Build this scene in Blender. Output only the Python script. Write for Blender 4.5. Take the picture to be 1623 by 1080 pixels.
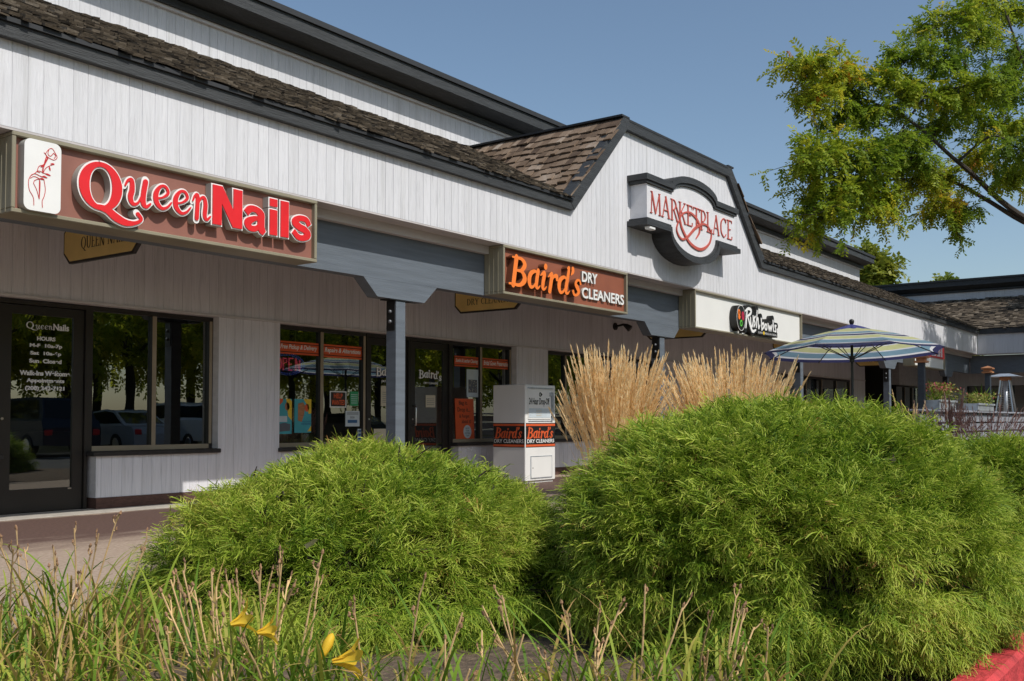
import bpy, math, random
import numpy as np
from mathutils import Vector

for o in list(bpy.data.objects):
    bpy.data.objects.remove(o)
SC = bpy.context.scene
COL = SC.collection
R = math.radians

# ------------------------------------------------------------------ camera
cam = bpy.data.cameras.new('camera')
cam.sensor_width = 36.0
cam.lens = 35.49
cam.shift_y = 0.0437
cam.clip_start = 0.05
cam.clip_end = 3000
camo = bpy.data.objects.new('camera', cam)
COL.objects.link(camo)
camo.location = (0, 0, 1.0)
camo.rotation_euler = (R(92.0), 0, R(36.57 - 90.0))
SC.camera = camo

# ------------------------------------------------------------------ sky, sun
SUN_EL, SUN_AZ = 48.0, 183.6
w = bpy.data.worlds.new('World')
SC.world = w
w.use_nodes = True
wn = w.node_tree
sky = wn.nodes.new('ShaderNodeTexSky')
sky.sky_type = 'NISHITA'
sky.sun_disc = False
sky.sun_elevation = R(SUN_EL)
sky.sun_rotation = R(SUN_AZ)
sky.altitude = 300
sky.air_density = 1.0
sky.dust_density = 1.7
sky.ozone_density = 0.7
tint = wn.nodes.new('ShaderNodeVectorMath')
tint.operation = 'MULTIPLY'
tint.inputs[1].default_value = (0.98, 1.02, 1.0)
wn.links.new(sky.outputs[0], tint.inputs[0])
wn.links.new(tint.outputs[0], wn.nodes['Background'].inputs[0])
wn.nodes['Background'].inputs[1].default_value = 0.1
sl = bpy.data.lights.new('sun', 'SUN')
sl.energy = 3.0
sl.angle = R(0.53)
sl.color = (1.0, 0.955, 0.89)
so = bpy.data.objects.new('sun', sl)
COL.objects.link(so)
ld = Vector((-math.sin(R(SUN_AZ)) * math.cos(R(SUN_EL)), -math.cos(R(SUN_AZ)) * math.cos(R(SUN_EL)), -math.sin(R(SUN_EL))))
so.rotation_euler = ld.to_track_quat('-Z', 'Y').to_euler()
so.location = (0, -20, 30)
SC.view_settings.view_transform = 'Standard'
SC.view_settings.look = 'None'
SC.view_settings.gamma = 1.0
SC.view_settings.exposure = 0.3
try:
    SC.view_settings.use_curve_mapping = False
except Exception:
    pass

# ------------------------------------------------------------------ materials
def lin(h):
    c = [int(h[i:i + 2], 16) / 255 for i in (0, 2, 4)]
    return tuple((v / 12.92 if v <= 0.04045 else ((v + 0.055) / 1.055) ** 2.4) for v in c) + (1.0,)

def newmat(name):
    m = bpy.data.materials.new(name)
    m.use_nodes = True
    nt = m.node_tree
    return m, nt, nt.nodes['Principled BSDF']

def nd(nt, t, **k):
    n = nt.nodes.new(t)
    for a, b in k.items():
        if hasattr(n, a):
            setattr(n, a, b)
        else:
            n.inputs[a.replace('_', ' ')].default_value = b
    return n

def ramp(nt, fac, stops):
    r = nt.nodes.new('ShaderNodeValToRGB')
    while len(r.color_ramp.elements) < len(stops):
        r.color_ramp.elements.new(0.5)
    for e, (p, c) in zip(r.color_ramp.elements, stops):
        e.position = p
        e.color = c if len(c) == 4 else tuple(c) + (1,)
    nt.links.new(fac, r.inputs[0])
    return r.outputs[0]

def sc3(c, k):
    return tuple(min(1, v * k) for v in c[:3]) + (1,)

def simple(name, col, rough=0.6, var=0.12, scale=6.0, stretch=(1, 1, 1), bump=0.0, bscale=None, metal=0.0, tone=0.0, spec=0.5):
    """painted or raw surface: base colour with a soft uneven variation, optional per-piece tone and fine relief"""
    m, nt, b = newmat(name)
    tc = nd(nt, 'ShaderNodeTexCoord')
    geo = nd(nt, 'ShaderNodeNewGeometry')
    mp = nd(nt, 'ShaderNodeMapping')
    mp.inputs['Scale'].default_value = stretch
    nt.links.new(geo.outputs['Position'], mp.inputs[0])
    n = nd(nt, 'ShaderNodeTexNoise')
    n.inputs['Scale'].default_value = scale
    n.inputs['Detail'].default_value = 6
    nt.links.new(mp.outputs[0], n.inputs['Vector'])
    c = ramp(nt, n.outputs[0], [(0.3, sc3(col, 1 - var)), (0.7, sc3(col, 1 + var))])
    if tone:
        at = nd(nt, 'ShaderNodeAttribute', attribute_name='tone')
        mr = nd(nt, 'ShaderNodeMapRange')
        mr.inputs[3].default_value = 1 - tone
        mr.inputs[4].default_value = 1 + tone
        nt.links.new(at.outputs['Fac'], mr.inputs[0])
        vm = nd(nt, 'ShaderNodeVectorMath', operation='SCALE')
        nt.links.new(c, vm.inputs[0])
        nt.links.new(mr.outputs[0], vm.inputs['Scale'])
        c = vm.outputs[0]
    nt.links.new(c, b.inputs['Base Color'])
    b.inputs['Roughness'].default_value = rough
    b.inputs['Metallic'].default_value = metal
    b.inputs['Specular IOR Level'].default_value = spec
    if bump:
        n2 = nd(nt, 'ShaderNodeTexNoise')
        n2.inputs['Scale'].default_value = bscale or scale * 4
        n2.inputs['Detail'].default_value = 8
        nt.links.new(mp.outputs[0], n2.inputs['Vector'])
        bp = nd(nt, 'ShaderNodeBump')
        bp.inputs['Strength'].default_value = bump
        bp.inputs['Distance'].default_value = 0.02
        nt.links.new(n2.outputs[0], bp.inputs['Height'])
        nt.links.new(bp.outputs[0], b.inputs['Normal'])
    return m

def leafmat(name, stops, trans=0.3, rough=0.55):
    m, nt, b = newmat(name)
    at = nd(nt, 'ShaderNodeAttribute', attribute_name='tone')
    c = ramp(nt, at.outputs['Fac'], stops)
    nt.links.new(c, b.inputs['Base Color'])
    b.inputs['Roughness'].default_value = rough
    b.inputs['Specular IOR Level'].default_value = 0.25
    t = nd(nt, 'ShaderNodeBsdfTranslucent')
    nt.links.new(c, t.inputs[0])
    mx = nd(nt, 'ShaderNodeMixShader')
    mx.inputs[0].default_value = trans
    nt.links.new(b.outputs[0], mx.inputs[1])
    nt.links.new(t.outputs[0], mx.inputs[2])
    nt.links.new(mx.outputs[0], nt.nodes['Material Output'].inputs[0])
    return m

def siding_mat(name, col, stretch):
    m, nt, b = newmat(name)
    geo = nd(nt, 'ShaderNodeNewGeometry')
    at = nd(nt, 'ShaderNodeAttribute', attribute_name='tone')
    mp = nd(nt, 'ShaderNodeMapping')
    mp.inputs['Scale'].default_value = stretch
    nt.links.new(geo.outputs['Position'], mp.inputs[0])
    # each sheet of siding gets its own offset in the grain
    cm = nd(nt, 'ShaderNodeCombineXYZ')
    mu = nd(nt, 'ShaderNodeMath', operation='MULTIPLY')
    mu.inputs[1].default_value = 37.0
    nt.links.new(at.outputs['Fac'], mu.inputs[0])
    nt.links.new(mu.outputs[0], cm.inputs[2])
    ad = nd(nt, 'ShaderNodeVectorMath', operation='ADD')
    nt.links.new(mp.outputs[0], ad.inputs[0])
    nt.links.new(cm.outputs[0], ad.inputs[1])
    n = nd(nt, 'ShaderNodeTexNoise')
    n.inputs['Scale'].default_value = 1.0
    n.inputs['Detail'].default_value = 7
    n.inputs['Distortion'].default_value = 1.4
    nt.links.new(ad.outputs[0], n.inputs['Vector'])
    big = nd(nt, 'ShaderNodeTexNoise')
    big.inputs['Scale'].default_value = 0.8
    nt.links.new(geo.outputs['Position'], big.inputs['Vector'])
    mr = nd(nt, 'ShaderNodeMath', operation='ADD')
    m2 = nd(nt, 'ShaderNodeMath', operation='MULTIPLY')
    m2.inputs[1].default_value = 0.25
    nt.links.new(big.outputs[0], m2.inputs[0])
    nt.links.new(n.outputs[0], mr.inputs[0])
    nt.links.new(m2.outputs[0], mr.inputs[1])
    c = ramp(nt, mr.outputs[0], [(0.28, sc3(col, 0.66)), (0.5, sc3(col, 0.94)), (0.85, sc3(col, 1.05))])
    ms = nd(nt, 'ShaderNodeMapRange')
    ms.inputs[3].default_value = 0.965
    ms.inputs[4].default_value = 1.03
    nt.links.new(at.outputs['Fac'], ms.inputs[0])
    vm = nd(nt, 'ShaderNodeVectorMath', operation='SCALE')
    nt.links.new(c, vm.inputs[0])
    nt.links.new(ms.outputs[0], vm.inputs['Scale'])
    mp3 = nd(nt, 'ShaderNodeMapping')
    mp3.inputs['Scale'].default_value = (9, 9, 0.5)
    nt.links.new(geo.outputs['Position'], mp3.inputs[0])
    st = nd(nt, 'ShaderNodeTexNoise')
    st.inputs['Scale'].default_value = 1.0
    st.inputs['Detail'].default_value = 5
    nt.links.new(mp3.outputs[0], st.inputs['Vector'])
    stain = ramp(nt, st.outputs[0], [(0.30, (0.89, 0.89, 0.88)), (0.44, (1, 1, 1))])
    v2 = nd(nt, 'ShaderNodeVectorMath', operation='MULTIPLY')
    nt.links.new(vm.outputs[0], v2.inputs[0])
    nt.links.new(stain, v2.inputs[1])
    nt.links.new(v2.outputs[0], b.inputs['Base Color'])
    b.inputs['Roughness'].default_value = 0.75
    bp = nd(nt, 'ShaderNodeBump')
    bp.inputs['Strength'].default_value = 0.75
    bp.inputs['Distance'].default_value = 0.012
    nt.links.new(n.outputs[0], bp.inputs['Height'])
    nt.links.new(bp.outputs[0], b.inputs['Normal'])
    return m

def glass_mat(name, tint=0.42, refl=0.20):
    m, nt, b = newmat(name)
    nt.nodes.remove(b)
    tr = nd(nt, 'ShaderNodeBsdfTransparent')
    tr.inputs[0].default_value = (tint, tint * 1.02, tint * 1.0, 1)
    gl = nd(nt, 'ShaderNodeBsdfGlossy')
    gl.inputs['Roughness'].default_value = 0.0
    gl.inputs[0].default_value = (0.95, 1, 0.97, 1)
    fr = nd(nt, 'ShaderNodeFresnel')
    fr.inputs[0].default_value = 1.5
    ad = nd(nt, 'ShaderNodeMath', operation='MULTIPLY_ADD', use_clamp=True)
    ad.inputs[1].default_value = 1.6
    ad.inputs[2].default_value = refl - 0.07
    nt.links.new(fr.outputs[0], ad.inputs[0])
    # old float glass: very slightly wavy
    geo = nd(nt, 'ShaderNodeNewGeometry')
    n = nd(nt, 'ShaderNodeTexNoise')
    n.inputs['Scale'].default_value = 1.2
    nt.links.new(geo.outputs['Position'], n.inputs['Vector'])
    bp = nd(nt, 'ShaderNodeBump')
    bp.inputs['Strength'].default_value = 0.05
    bp.inputs['Distance'].default_value = 0.02
    nt.links.new(n.outputs[0], bp.inputs['Height'])
    nt.links.new(bp.outputs[0], gl.inputs['Normal'])
    mx = nd(nt, 'ShaderNodeMixShader')
    nt.links.new(ad.outputs[0], mx.inputs[0])
    nt.links.new(tr.outputs[0], mx.inputs[1])
    nt.links.new(gl.outputs[0], mx.inputs[2])
    nt.links.new(mx.outputs[0], nt.nodes['Material Output'].inputs[0])
    return m

M = {}
M['siding'] = siding_mat('siding_white', (0.66, 0.665, 0.69, 1), (38, 38, 2.4))
M['siding_shop'] = siding_mat('siding_shade_lifted', (0.72, 0.715, 0.75, 1), (30, 30, 1.6))  # same white as the fascia, colour brightened to lift the porch shade
M['trim_white'] = simple('white_trim', (0.6, 0.58, 0.58, 1), 0.7, 0.1, 5, (1, 1, 3), 0.2, 30)
M['trim'] = simple('charcoal_trim', (0.036, 0.039, 0.041, 1), 0.6, 0.3, 5, (0.4, 1, 6), 0.5, 22)
M['metal_cap'] = simple('charcoal_metal_cap', (0.024, 0.026, 0.029, 1), 0.65, 0.15, 3)
M['beam'] = simple('blue_grey_paint', (0.118, 0.140, 0.166, 1), 0.6, 0.13, 4, (0.35, 1, 5), 0.18, 22)
M['soffit'] = simple('soffit_paint', (0.5, 0.47, 0.46, 1), 0.8, 0.1, 3, (0.4, 4, 4), 0.2, 20)
M['ceiling'] = simple('brown_porch_ceiling', (0.24, 0.205, 0.185, 1), 0.85, 0.15, 4)
M['bronze'] = simple('bronze_frame', (0.018, 0.015, 0.013, 1), 0.42, 0.2, 3)
M['bronze_light'] = simple('champagne_frame_edge', (0.30, 0.245, 0.17, 1), 0.45, 0.12, 3)
M['sill'] = simple('sill_dark_paint', (0.02, 0.018, 0.018, 1), 0.5, 0.25, 10)
M['brick_brown'] = simple('brown_plinth', (0.10, 0.05, 0.038, 1), 0.8, 0.25, 14, (1, 1, 3), 0.4, 40)
M['glass'] = glass_mat('shop_glass')
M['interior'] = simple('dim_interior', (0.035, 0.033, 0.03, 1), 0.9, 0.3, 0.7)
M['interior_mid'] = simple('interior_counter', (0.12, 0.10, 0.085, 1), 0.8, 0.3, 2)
M['cab'] = simple('khaki_sign_cabinet', (0.26, 0.235, 0.165, 1), 0.45, 0.1, 4, (1, 1, 0.5))
M['face_brown'] = simple('brown_sign_face', (0.27, 0.115, 0.085, 1), 0.5, 0.12, 2.5)
M['face_brick'] = simple('rust_sign_face', (0.27, 0.088, 0.048, 1), 0.5, 0.12, 2.5)
M['face_white'] = simple('white_sign_face', (0.78, 0.78, 0.75, 1), 0.4, 0.03, 2)
M['white'] = simple('white_acrylic', (0.8, 0.8, 0.78, 1), 0.35, 0.03, 4)
M['white_vinyl'] = simple('white_vinyl', (0.8, 0.8, 0.78, 1), 0.5, 0.02, 4)
M['letter_side'] = simple('letter_return', (0.42, 0.41, 0.37, 1), 0.5, 0.08, 6)
M['red'] = simple('red_acrylic', (0.72, 0.022, 0.028, 1), 0.32, 0.06, 6)
M['red_line'] = simple('red_line', (0.55, 0.02, 0.025, 1), 0.5, 0.05, 6)
M['orange'] = simple('orange_acrylic', (0.92, 0.22, 0.035, 1), 0.35, 0.06, 6)
M['orange_side'] = simple('orange_return', (0.14, 0.045, 0.02, 1), 0.5, 0.1, 6)
M['orange_vinyl'] = simple('orange_vinyl', (0.70, 0.11, 0.03, 1), 0.5, 0.05, 6)
M['black'] = simple('black_paint', (0.012, 0.012, 0.012, 1), 0.4, 0.2, 6)
M['gold'] = simple('gold_board', (0.86, 0.63, 0.22, 1), 0.5, 0.1, 3, (1, 1, 1), 0.1, 30)
M['salmon'] = simple('salmon_lettering', (0.52, 0.10, 0.075, 1), 0.5, 0.1, 6)
M['panel_white'] = simple('stucco_white', (0.68, 0.68, 0.70, 1), 0.7, 0.05, 8, (1, 1, 1), 0.25, 60)
M['green'] = simple('green_vinyl', (0.12, 0.6, 0.06, 1), 0.5, 0.05, 6)
M['green_paper'] = simple('green_paper', (0.03, 0.33, 0.13, 1), 0.6, 0.06, 6)
M['crimson'] = simple('crimson_vinyl', (0.45, 0.02, 0.06, 1), 0.5, 0.05, 6)
M['yellow'] = simple('yellow_vinyl', (0.75, 0.5, 0.03, 1), 0.5, 0.05, 6)
M['teal'] = simple('teal_paper', (0.06, 0.36, 0.42, 1), 0.5, 0.1, 5)
M['paper'] = simple('pale_paper', (0.55, 0.62, 0.66, 1), 0.6, 0.05, 6)
M['paper_cream'] = simple('cream_paper', (0.55, 0.5, 0.38, 1), 0.6, 0.05, 6)
M['grey_text'] = simple('grey_print', (0.12, 0.13, 0.15, 1), 0.6, 0.1, 6)
M['blue_print'] = simple('blue_print', (0.03, 0.11, 0.25, 1), 0.6, 0.1, 6)
M['steel'] = simple('brushed_steel', (0.6, 0.6, 0.6, 1), 0.3, 0.08, 10, (1, 1, 8), metal=1.0)
M['steel_dark'] = simple('weathered_bolt', (0.22, 0.23, 0.25, 1), 0.5, 0.2, 12, metal=0.5)
M['galv'] = simple('galvanised_steel', (0.50, 0.54, 0.58, 1), 0.42, 0.18, 12, metal=0.6)
M['wood_cap'] = simple('cedar_cap', (0.42, 0.18, 0.075, 1), 0.6, 0.25, 8, (1, 1, 8), 0.3, 20)
M['fence'] = simple('pale_grey_fence_paint', (0.25, 0.265, 0.30, 1), 0.7, 0.2, 5, (0.4, 1, 6), 0.3, 20)
M['post_blue'] = simple('dark_blue_post', (0.03, 0.04, 0.055, 1), 0.6, 0.2, 6, (1, 1, 3), 0.3, 14)
M['bark'] = simple('bark', (0.06, 0.048, 0.038, 1), 0.9, 0.35, 9, (1, 1, 0.35), 0.9, 14)
M['soil'] = simple('mulch', (0.125, 0.088, 0.058, 1), 0.95, 0.5, 22, (1, 1, 1), 1.0, 45)
M['shrub_wood'] = simple('shrub_twigs', (0.035, 0.026, 0.015, 1), 0.95, 0.4, 20, (1, 1, 1), 0.8, 40)
M['stalk'] = simple('dry_stalk', (0.52, 0.35, 0.17, 1), 0.8, 0.25, 14, tone=0.35)
M['pod'] = simple('dry_pod', (0.30, 0.17, 0.09, 1), 0.85, 0.3, 30, tone=0.3)
M['petal'] = leafmat('lily_petal', [(0, (0.84, 0.52, 0.025)), (1, (0.92, 0.68, 0.08))], 0.3, 0.5)
M['red_kerb'] = simple('red_kerb_paint', (0.52, 0.045, 0.05, 1), 0.75, 0.28, 9, (1, 1, 1), 0.6, 50)
M['navy'] = simple('navy_canvas', (0.035, 0.04, 0.16, 1), 0.85, 0.08, 20)
M['rubber'] = simple('black_rubber', (0.015, 0.015, 0.015, 1), 0.8, 0.2, 8)
M['car_glass'] = simple('car_glass', (0.01, 0.012, 0.014, 1), 0.05, 0.1, 2)
M['white_metal'] = simple('white_painted_steel', (0.80, 0.79, 0.76, 1), 0.45, 0.05, 2, (1, 1, 0.4))
M['terracotta'] = simple('rose_petals', (0.35, 0.06, 0.07, 1), 0.7, 0.3, 30)
def emit_mat(name, col, s):
    m, nt, b = newmat(name)
    b.inputs['Base Color'].default_value = (0.02, 0.02, 0.02, 1)
    b.inputs['Emission Color'].default_value = col
    b.inputs['Emission Strength'].default_value = s
    return m
M['led_red'] = emit_mat('led_red', (1, 0.09, 0.16, 1), .42)
M['led_blue'] = emit_mat('led_blue', (0.12, 0.22, 1, 1), .3)

def canvas(name, col):
    m, nt, b = newmat(name)
    n = nd(nt, 'ShaderNodeTexNoise')
    n.inputs['Scale'].default_value = 30
    c = ramp(nt, n.outputs[0], [(0.3, sc3(col, 0.93)), (0.7, sc3(col, 1.05))])
    nt.links.new(c, b.inputs['Base Color'])
    b.inputs['Roughness'].default_value = 0.85
    t = nd(nt, 'ShaderNodeBsdfTranslucent')
    nt.links.new(c, t.inputs[0])
    mx = nd(nt, 'ShaderNodeMixShader')
    mx.inputs[0].default_value = 0.5
    nt.links.new(b.outputs[0], mx.inputs[1])
    nt.links.new(t.outputs[0], mx.inputs[2])
    nt.links.new(mx.outputs[0], nt.nodes['Material Output'].inputs[0])
    return m
M['cv_lime'] = canvas('lime_canvas', (0.68, 0.70, 0.36, 1))
M['cv_white'] = canvas('white_canvas', (0.82, 0.83, 0.85, 1))
M['cv_teal'] = canvas('teal_canvas', (0.22, 0.36, 0.46, 1))
M['cv_navy'] = canvas('navy_stripe_canvas', (0.045, 0.048, 0.125, 1))

M['shake'] = None
def shake_mat(name, stops):
    m, nt, b = newmat(name)
    geo = nd(nt, 'ShaderNodeNewGeometry')
    at = nd(nt, 'ShaderNodeAttribute', attribute_name='tone')
    n = nd(nt, 'ShaderNodeTexNoise')
    n.inputs['Scale'].default_value = 9
    n.inputs['Detail'].default_value = 8
    nt.links.new(geo.outputs['Position'], n.inputs['Vector'])
    ad = nd(nt, 'ShaderNodeMath', operation='MULTIPLY_ADD')
    ad.inputs[1].default_value = 0.5
    ad.inputs[2].default_value = -0.25
    nt.links.new(n.outputs[0], ad.inputs[0])
    a2 = nd(nt, 'ShaderNodeMath', operation='ADD', use_clamp=True)
    nt.links.new(ad.outputs[0], a2.inputs[0])
    nt.links.new(at.outputs['Fac'], a2.inputs[1])
    c = ramp(nt, a2.outputs[0], stops)
    nt.links.new(c, b.inputs['Base Color'])
    b.inputs['Roughness'].default_value = 0.9
    b.inputs['Specular IOR Level'].default_value = 0.15
    n2 = nd(nt, 'ShaderNodeTexNoise')
    n2.inputs['Scale'].default_value = 60
    n2.inputs['Detail'].default_value = 4
    nt.links.new(geo.outputs['Position'], n2.inputs['Vector'])
    bp = nd(nt, 'ShaderNodeBump')
    bp.inputs['Strength'].default_value = 0.6
    bp.inputs['Distance'].default_value = 0.01
    nt.links.new(n2.outputs[0], bp.inputs['Height'])
    nt.links.new(bp.outputs[0], b.inputs['Normal'])
    return m
M['shake'] = shake_mat('cedar_shake_weathered', [(0, (0.03, 0.025, 0.02)), (0.35, (0.085, 0.068, 0.05)), (0.7, (0.155, 0.125, 0.092)), (1, (0.25, 0.21, 0.165))])
M['shake_warm'] = shake_mat('cedar_shake_brown', [(0, (0.08, 0.055, 0.04)), (0.4, (0.17, 0.12, 0.083)), (0.75, (0.25, 0.185, 0.135)), (1, (0.36, 0.30, 0.245))])
M['underlay'] = simple('dark_underlay', (0.02, 0.016, 0.012, 1), 0.95, 0.3, 6)

# ground materials
def ground_mat(name, c1, c2, scale, bump=0.4, rough=0.9, speck=None):
    m, nt, b = newmat(name)
    geo = nd(nt, 'ShaderNodeNewGeometry')
    n = nd(nt, 'ShaderNodeTexNoise')
    n.inputs['Scale'].default_value = scale
    n.inputs['Detail'].default_value = 10
    n.inputs['Roughness'].default_value = 0.65
    nt.links.new(geo.outputs['Position'], n.inputs['Vector'])
    c = ramp(nt, n.outputs[0], [(0.3, c1), (0.7, c2)])
    nt.links.new(c, b.inputs['Base Color'])
    b.inputs['Roughness'].default_value = rough
    n2 = nd(nt, 'ShaderNodeTexNoise')
    n2.inputs['Scale'].default_value = 90
    n2.inputs['Detail'].default_value = 5
    nt.links.new(geo.outputs['Position'], n2.inputs['Vector'])
    bp = nd(nt, 'ShaderNodeBump')
    bp.inputs['Strength'].default_value = bump
    bp.inputs['Distance'].default_value = 0.01
    nt.links.new(n2.outputs[0], bp.inputs['Height'])
    nt.links.new(bp.outputs[0], b.inputs['Normal'])
    return m
M['asphalt'] = ground_mat('asphalt', (0.04, 0.04, 0.042, 1), (0.075, 0.073, 0.07, 1), 3)
M['far_ground'] = ground_mat('dry_ground', (0.09, 0.085, 0.05, 1), (0.16, 0.14, 0.09, 1), 0.2)

def walkway_mat():
    """tan concrete; near the shop fronts it carries worn brown paint over brick, paint line ragged"""
    m, nt, b = newmat('walkway_concrete')
    geo = nd(nt, 'ShaderNodeNewGeometry')
    sep = nd(nt, 'ShaderNodeSeparateXYZ')
    nt.links.new(geo.outputs['Position'], sep.inputs[0])
    n = nd(nt, 'ShaderNodeTexNoise')
    n.inputs['Scale'].default_value = 2.2
    n.inputs['Detail'].default_value = 10
    n.inputs['Roughness'].default_value = 0.7
    mp = nd(nt, 'ShaderNodeMapping')
    mp.inputs['Scale'].default_value = (0.5, 2.2, 1)
    nt.links.new(geo.outputs['Position'], mp.inputs[0])
    nt.links.new(mp.outputs[0], n.inputs['Vector'])
    n2 = nd(nt, 'ShaderNodeTexNoise')
    n2.inputs['Scale'].default_value = 35
    n2.inputs['Detail'].default_value = 8
    nt.links.new(geo.outputs['Position'], n2.inputs['Vector'])
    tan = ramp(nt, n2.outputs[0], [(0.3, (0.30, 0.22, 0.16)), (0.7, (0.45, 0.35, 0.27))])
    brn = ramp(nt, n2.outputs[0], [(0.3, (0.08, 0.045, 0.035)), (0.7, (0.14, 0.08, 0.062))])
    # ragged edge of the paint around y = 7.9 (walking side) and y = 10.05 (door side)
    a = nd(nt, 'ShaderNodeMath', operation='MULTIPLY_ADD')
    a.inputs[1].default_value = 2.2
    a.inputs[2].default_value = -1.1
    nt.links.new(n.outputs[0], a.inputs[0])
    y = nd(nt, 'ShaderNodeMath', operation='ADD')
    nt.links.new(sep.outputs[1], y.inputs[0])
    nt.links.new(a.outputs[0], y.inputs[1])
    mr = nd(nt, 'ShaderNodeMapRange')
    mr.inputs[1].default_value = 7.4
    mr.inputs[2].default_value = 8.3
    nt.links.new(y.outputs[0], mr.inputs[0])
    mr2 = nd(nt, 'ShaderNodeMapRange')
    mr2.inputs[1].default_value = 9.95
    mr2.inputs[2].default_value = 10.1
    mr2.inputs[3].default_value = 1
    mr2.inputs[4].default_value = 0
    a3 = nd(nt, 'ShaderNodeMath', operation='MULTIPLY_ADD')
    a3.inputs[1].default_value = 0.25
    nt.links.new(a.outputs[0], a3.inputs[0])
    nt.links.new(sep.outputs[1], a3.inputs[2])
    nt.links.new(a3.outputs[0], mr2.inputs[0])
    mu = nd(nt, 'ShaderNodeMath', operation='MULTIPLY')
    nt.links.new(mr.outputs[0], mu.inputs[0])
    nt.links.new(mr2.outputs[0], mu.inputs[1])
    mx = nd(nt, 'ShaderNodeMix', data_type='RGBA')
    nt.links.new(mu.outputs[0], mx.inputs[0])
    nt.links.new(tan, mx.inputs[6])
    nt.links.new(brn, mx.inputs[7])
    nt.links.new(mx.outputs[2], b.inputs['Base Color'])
    b.inputs['Roughness'].default_value = 0.85
    bp = nd(nt, 'ShaderNodeBump')
    bp.inputs['Strength'].default_value = 0.35
    bp.inputs['Distance'].default_value = 0.01
    nt.links.new(n2.outputs[0], bp.inputs['Height'])
    nt.links.new(bp.outputs[0], b.inputs['Normal'])
    return m
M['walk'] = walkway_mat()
M['conc_pale'] = ground_mat('pale_concrete', (0.36, 0.33, 0.29, 1), (0.52, 0.48, 0.42, 1), 6)

M['cypress'] = leafmat('thread_cypress', [(0, (0.05, 0.10, 0.010)), (0.3, (0.15, 0.26, 0.018)), (0.62, (0.36, 0.46, 0.045)), (0.93, (0.60, 0.64, 0.12)), (1, (0.34, 0.17, 0.05))], 0.35)
M['locust'] = leafmat('honey_locust_leaf', [(0, (0.085, 0.155, 0.014)), (0.4, (0.22, 0.32, 0.024)), (0.7, (0.43, 0.47, 0.035)), (0.95, (0.66, 0.50, 0.04)), (1, (0.42, 0.14, 0.02))], 0.45)
M['lot_leaf'] = leafmat('backlit_leaf', [(0, (0.22, 0.29, 0.025)), (0.5, (0.46, 0.50, 0.045)), (1, (0.72, 0.62, 0.07))], 0.75)
M['tree_leaf'] = leafmat('tree_leaf', [(0, (0.05, 0.09, 0.010)), (0.5, (0.15, 0.21, 0.022)), (1, (0.30, 0.31, 0.04))], 0.35)
M['lily_leaf'] = leafmat('lily_leaf', [(0, (0.07, 0.15, 0.014)), (0.5, (0.19, 0.32, 0.03)), (0.75, (0.40, 0.43, 0.06)), (1, (0.50, 0.33, 0.12))], 0.35)
M['straw'] = leafmat('straw_plume', [(0, (0.66, 0.47, 0.22)), (0.5, (0.93, 0.73, 0.42)), (1, (0.98, 0.86, 0.60))], 0.5, 0.9)
M['plum'] = leafmat('plum_plume', [(0, (0.13, 0.05, 0.05)), (0.6, (0.30, 0.16, 0.14)), (1, (0.52, 0.37, 0.31))], 0.35, 0.8)
M['blade'] = leafmat('grass_blade', [(0, (0.10, 0.16, 0.025)), (0.6, (0.25, 0.29, 0.05)), (1, (0.52, 0.42, 0.16))], 0.35)

# ------------------------------------------------------------------ object helpers
ORG = {}

def tag(o, label=None, cat=None, group=None, kind=None):
    if label: o['label'] = label
    if cat: o['category'] = cat
    if group: o['group'] = group
    if kind: o['kind'] = kind
    return o

def thing(name, label, cat, loc, group=None):
    o = bpy.data.objects.new(name, None)
    COL.objects.link(o)
    o.location = loc
    o.empty_display_size = 0.2
    ORG[o.name] = Vector(loc)
    return tag(o, label, cat, group)

def link_mesh(name, me, parent=None, loc=(0, 0, 0)):
    o = bpy.data.objects.new(name, me)
    COL.objects.link(o)
    if parent is not None:
        o.parent = parent
        ORG[o.name] = ORG[parent.name].copy()
    else:
        o.location = loc
        ORG[o.name] = Vector(loc)
    return o

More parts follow.
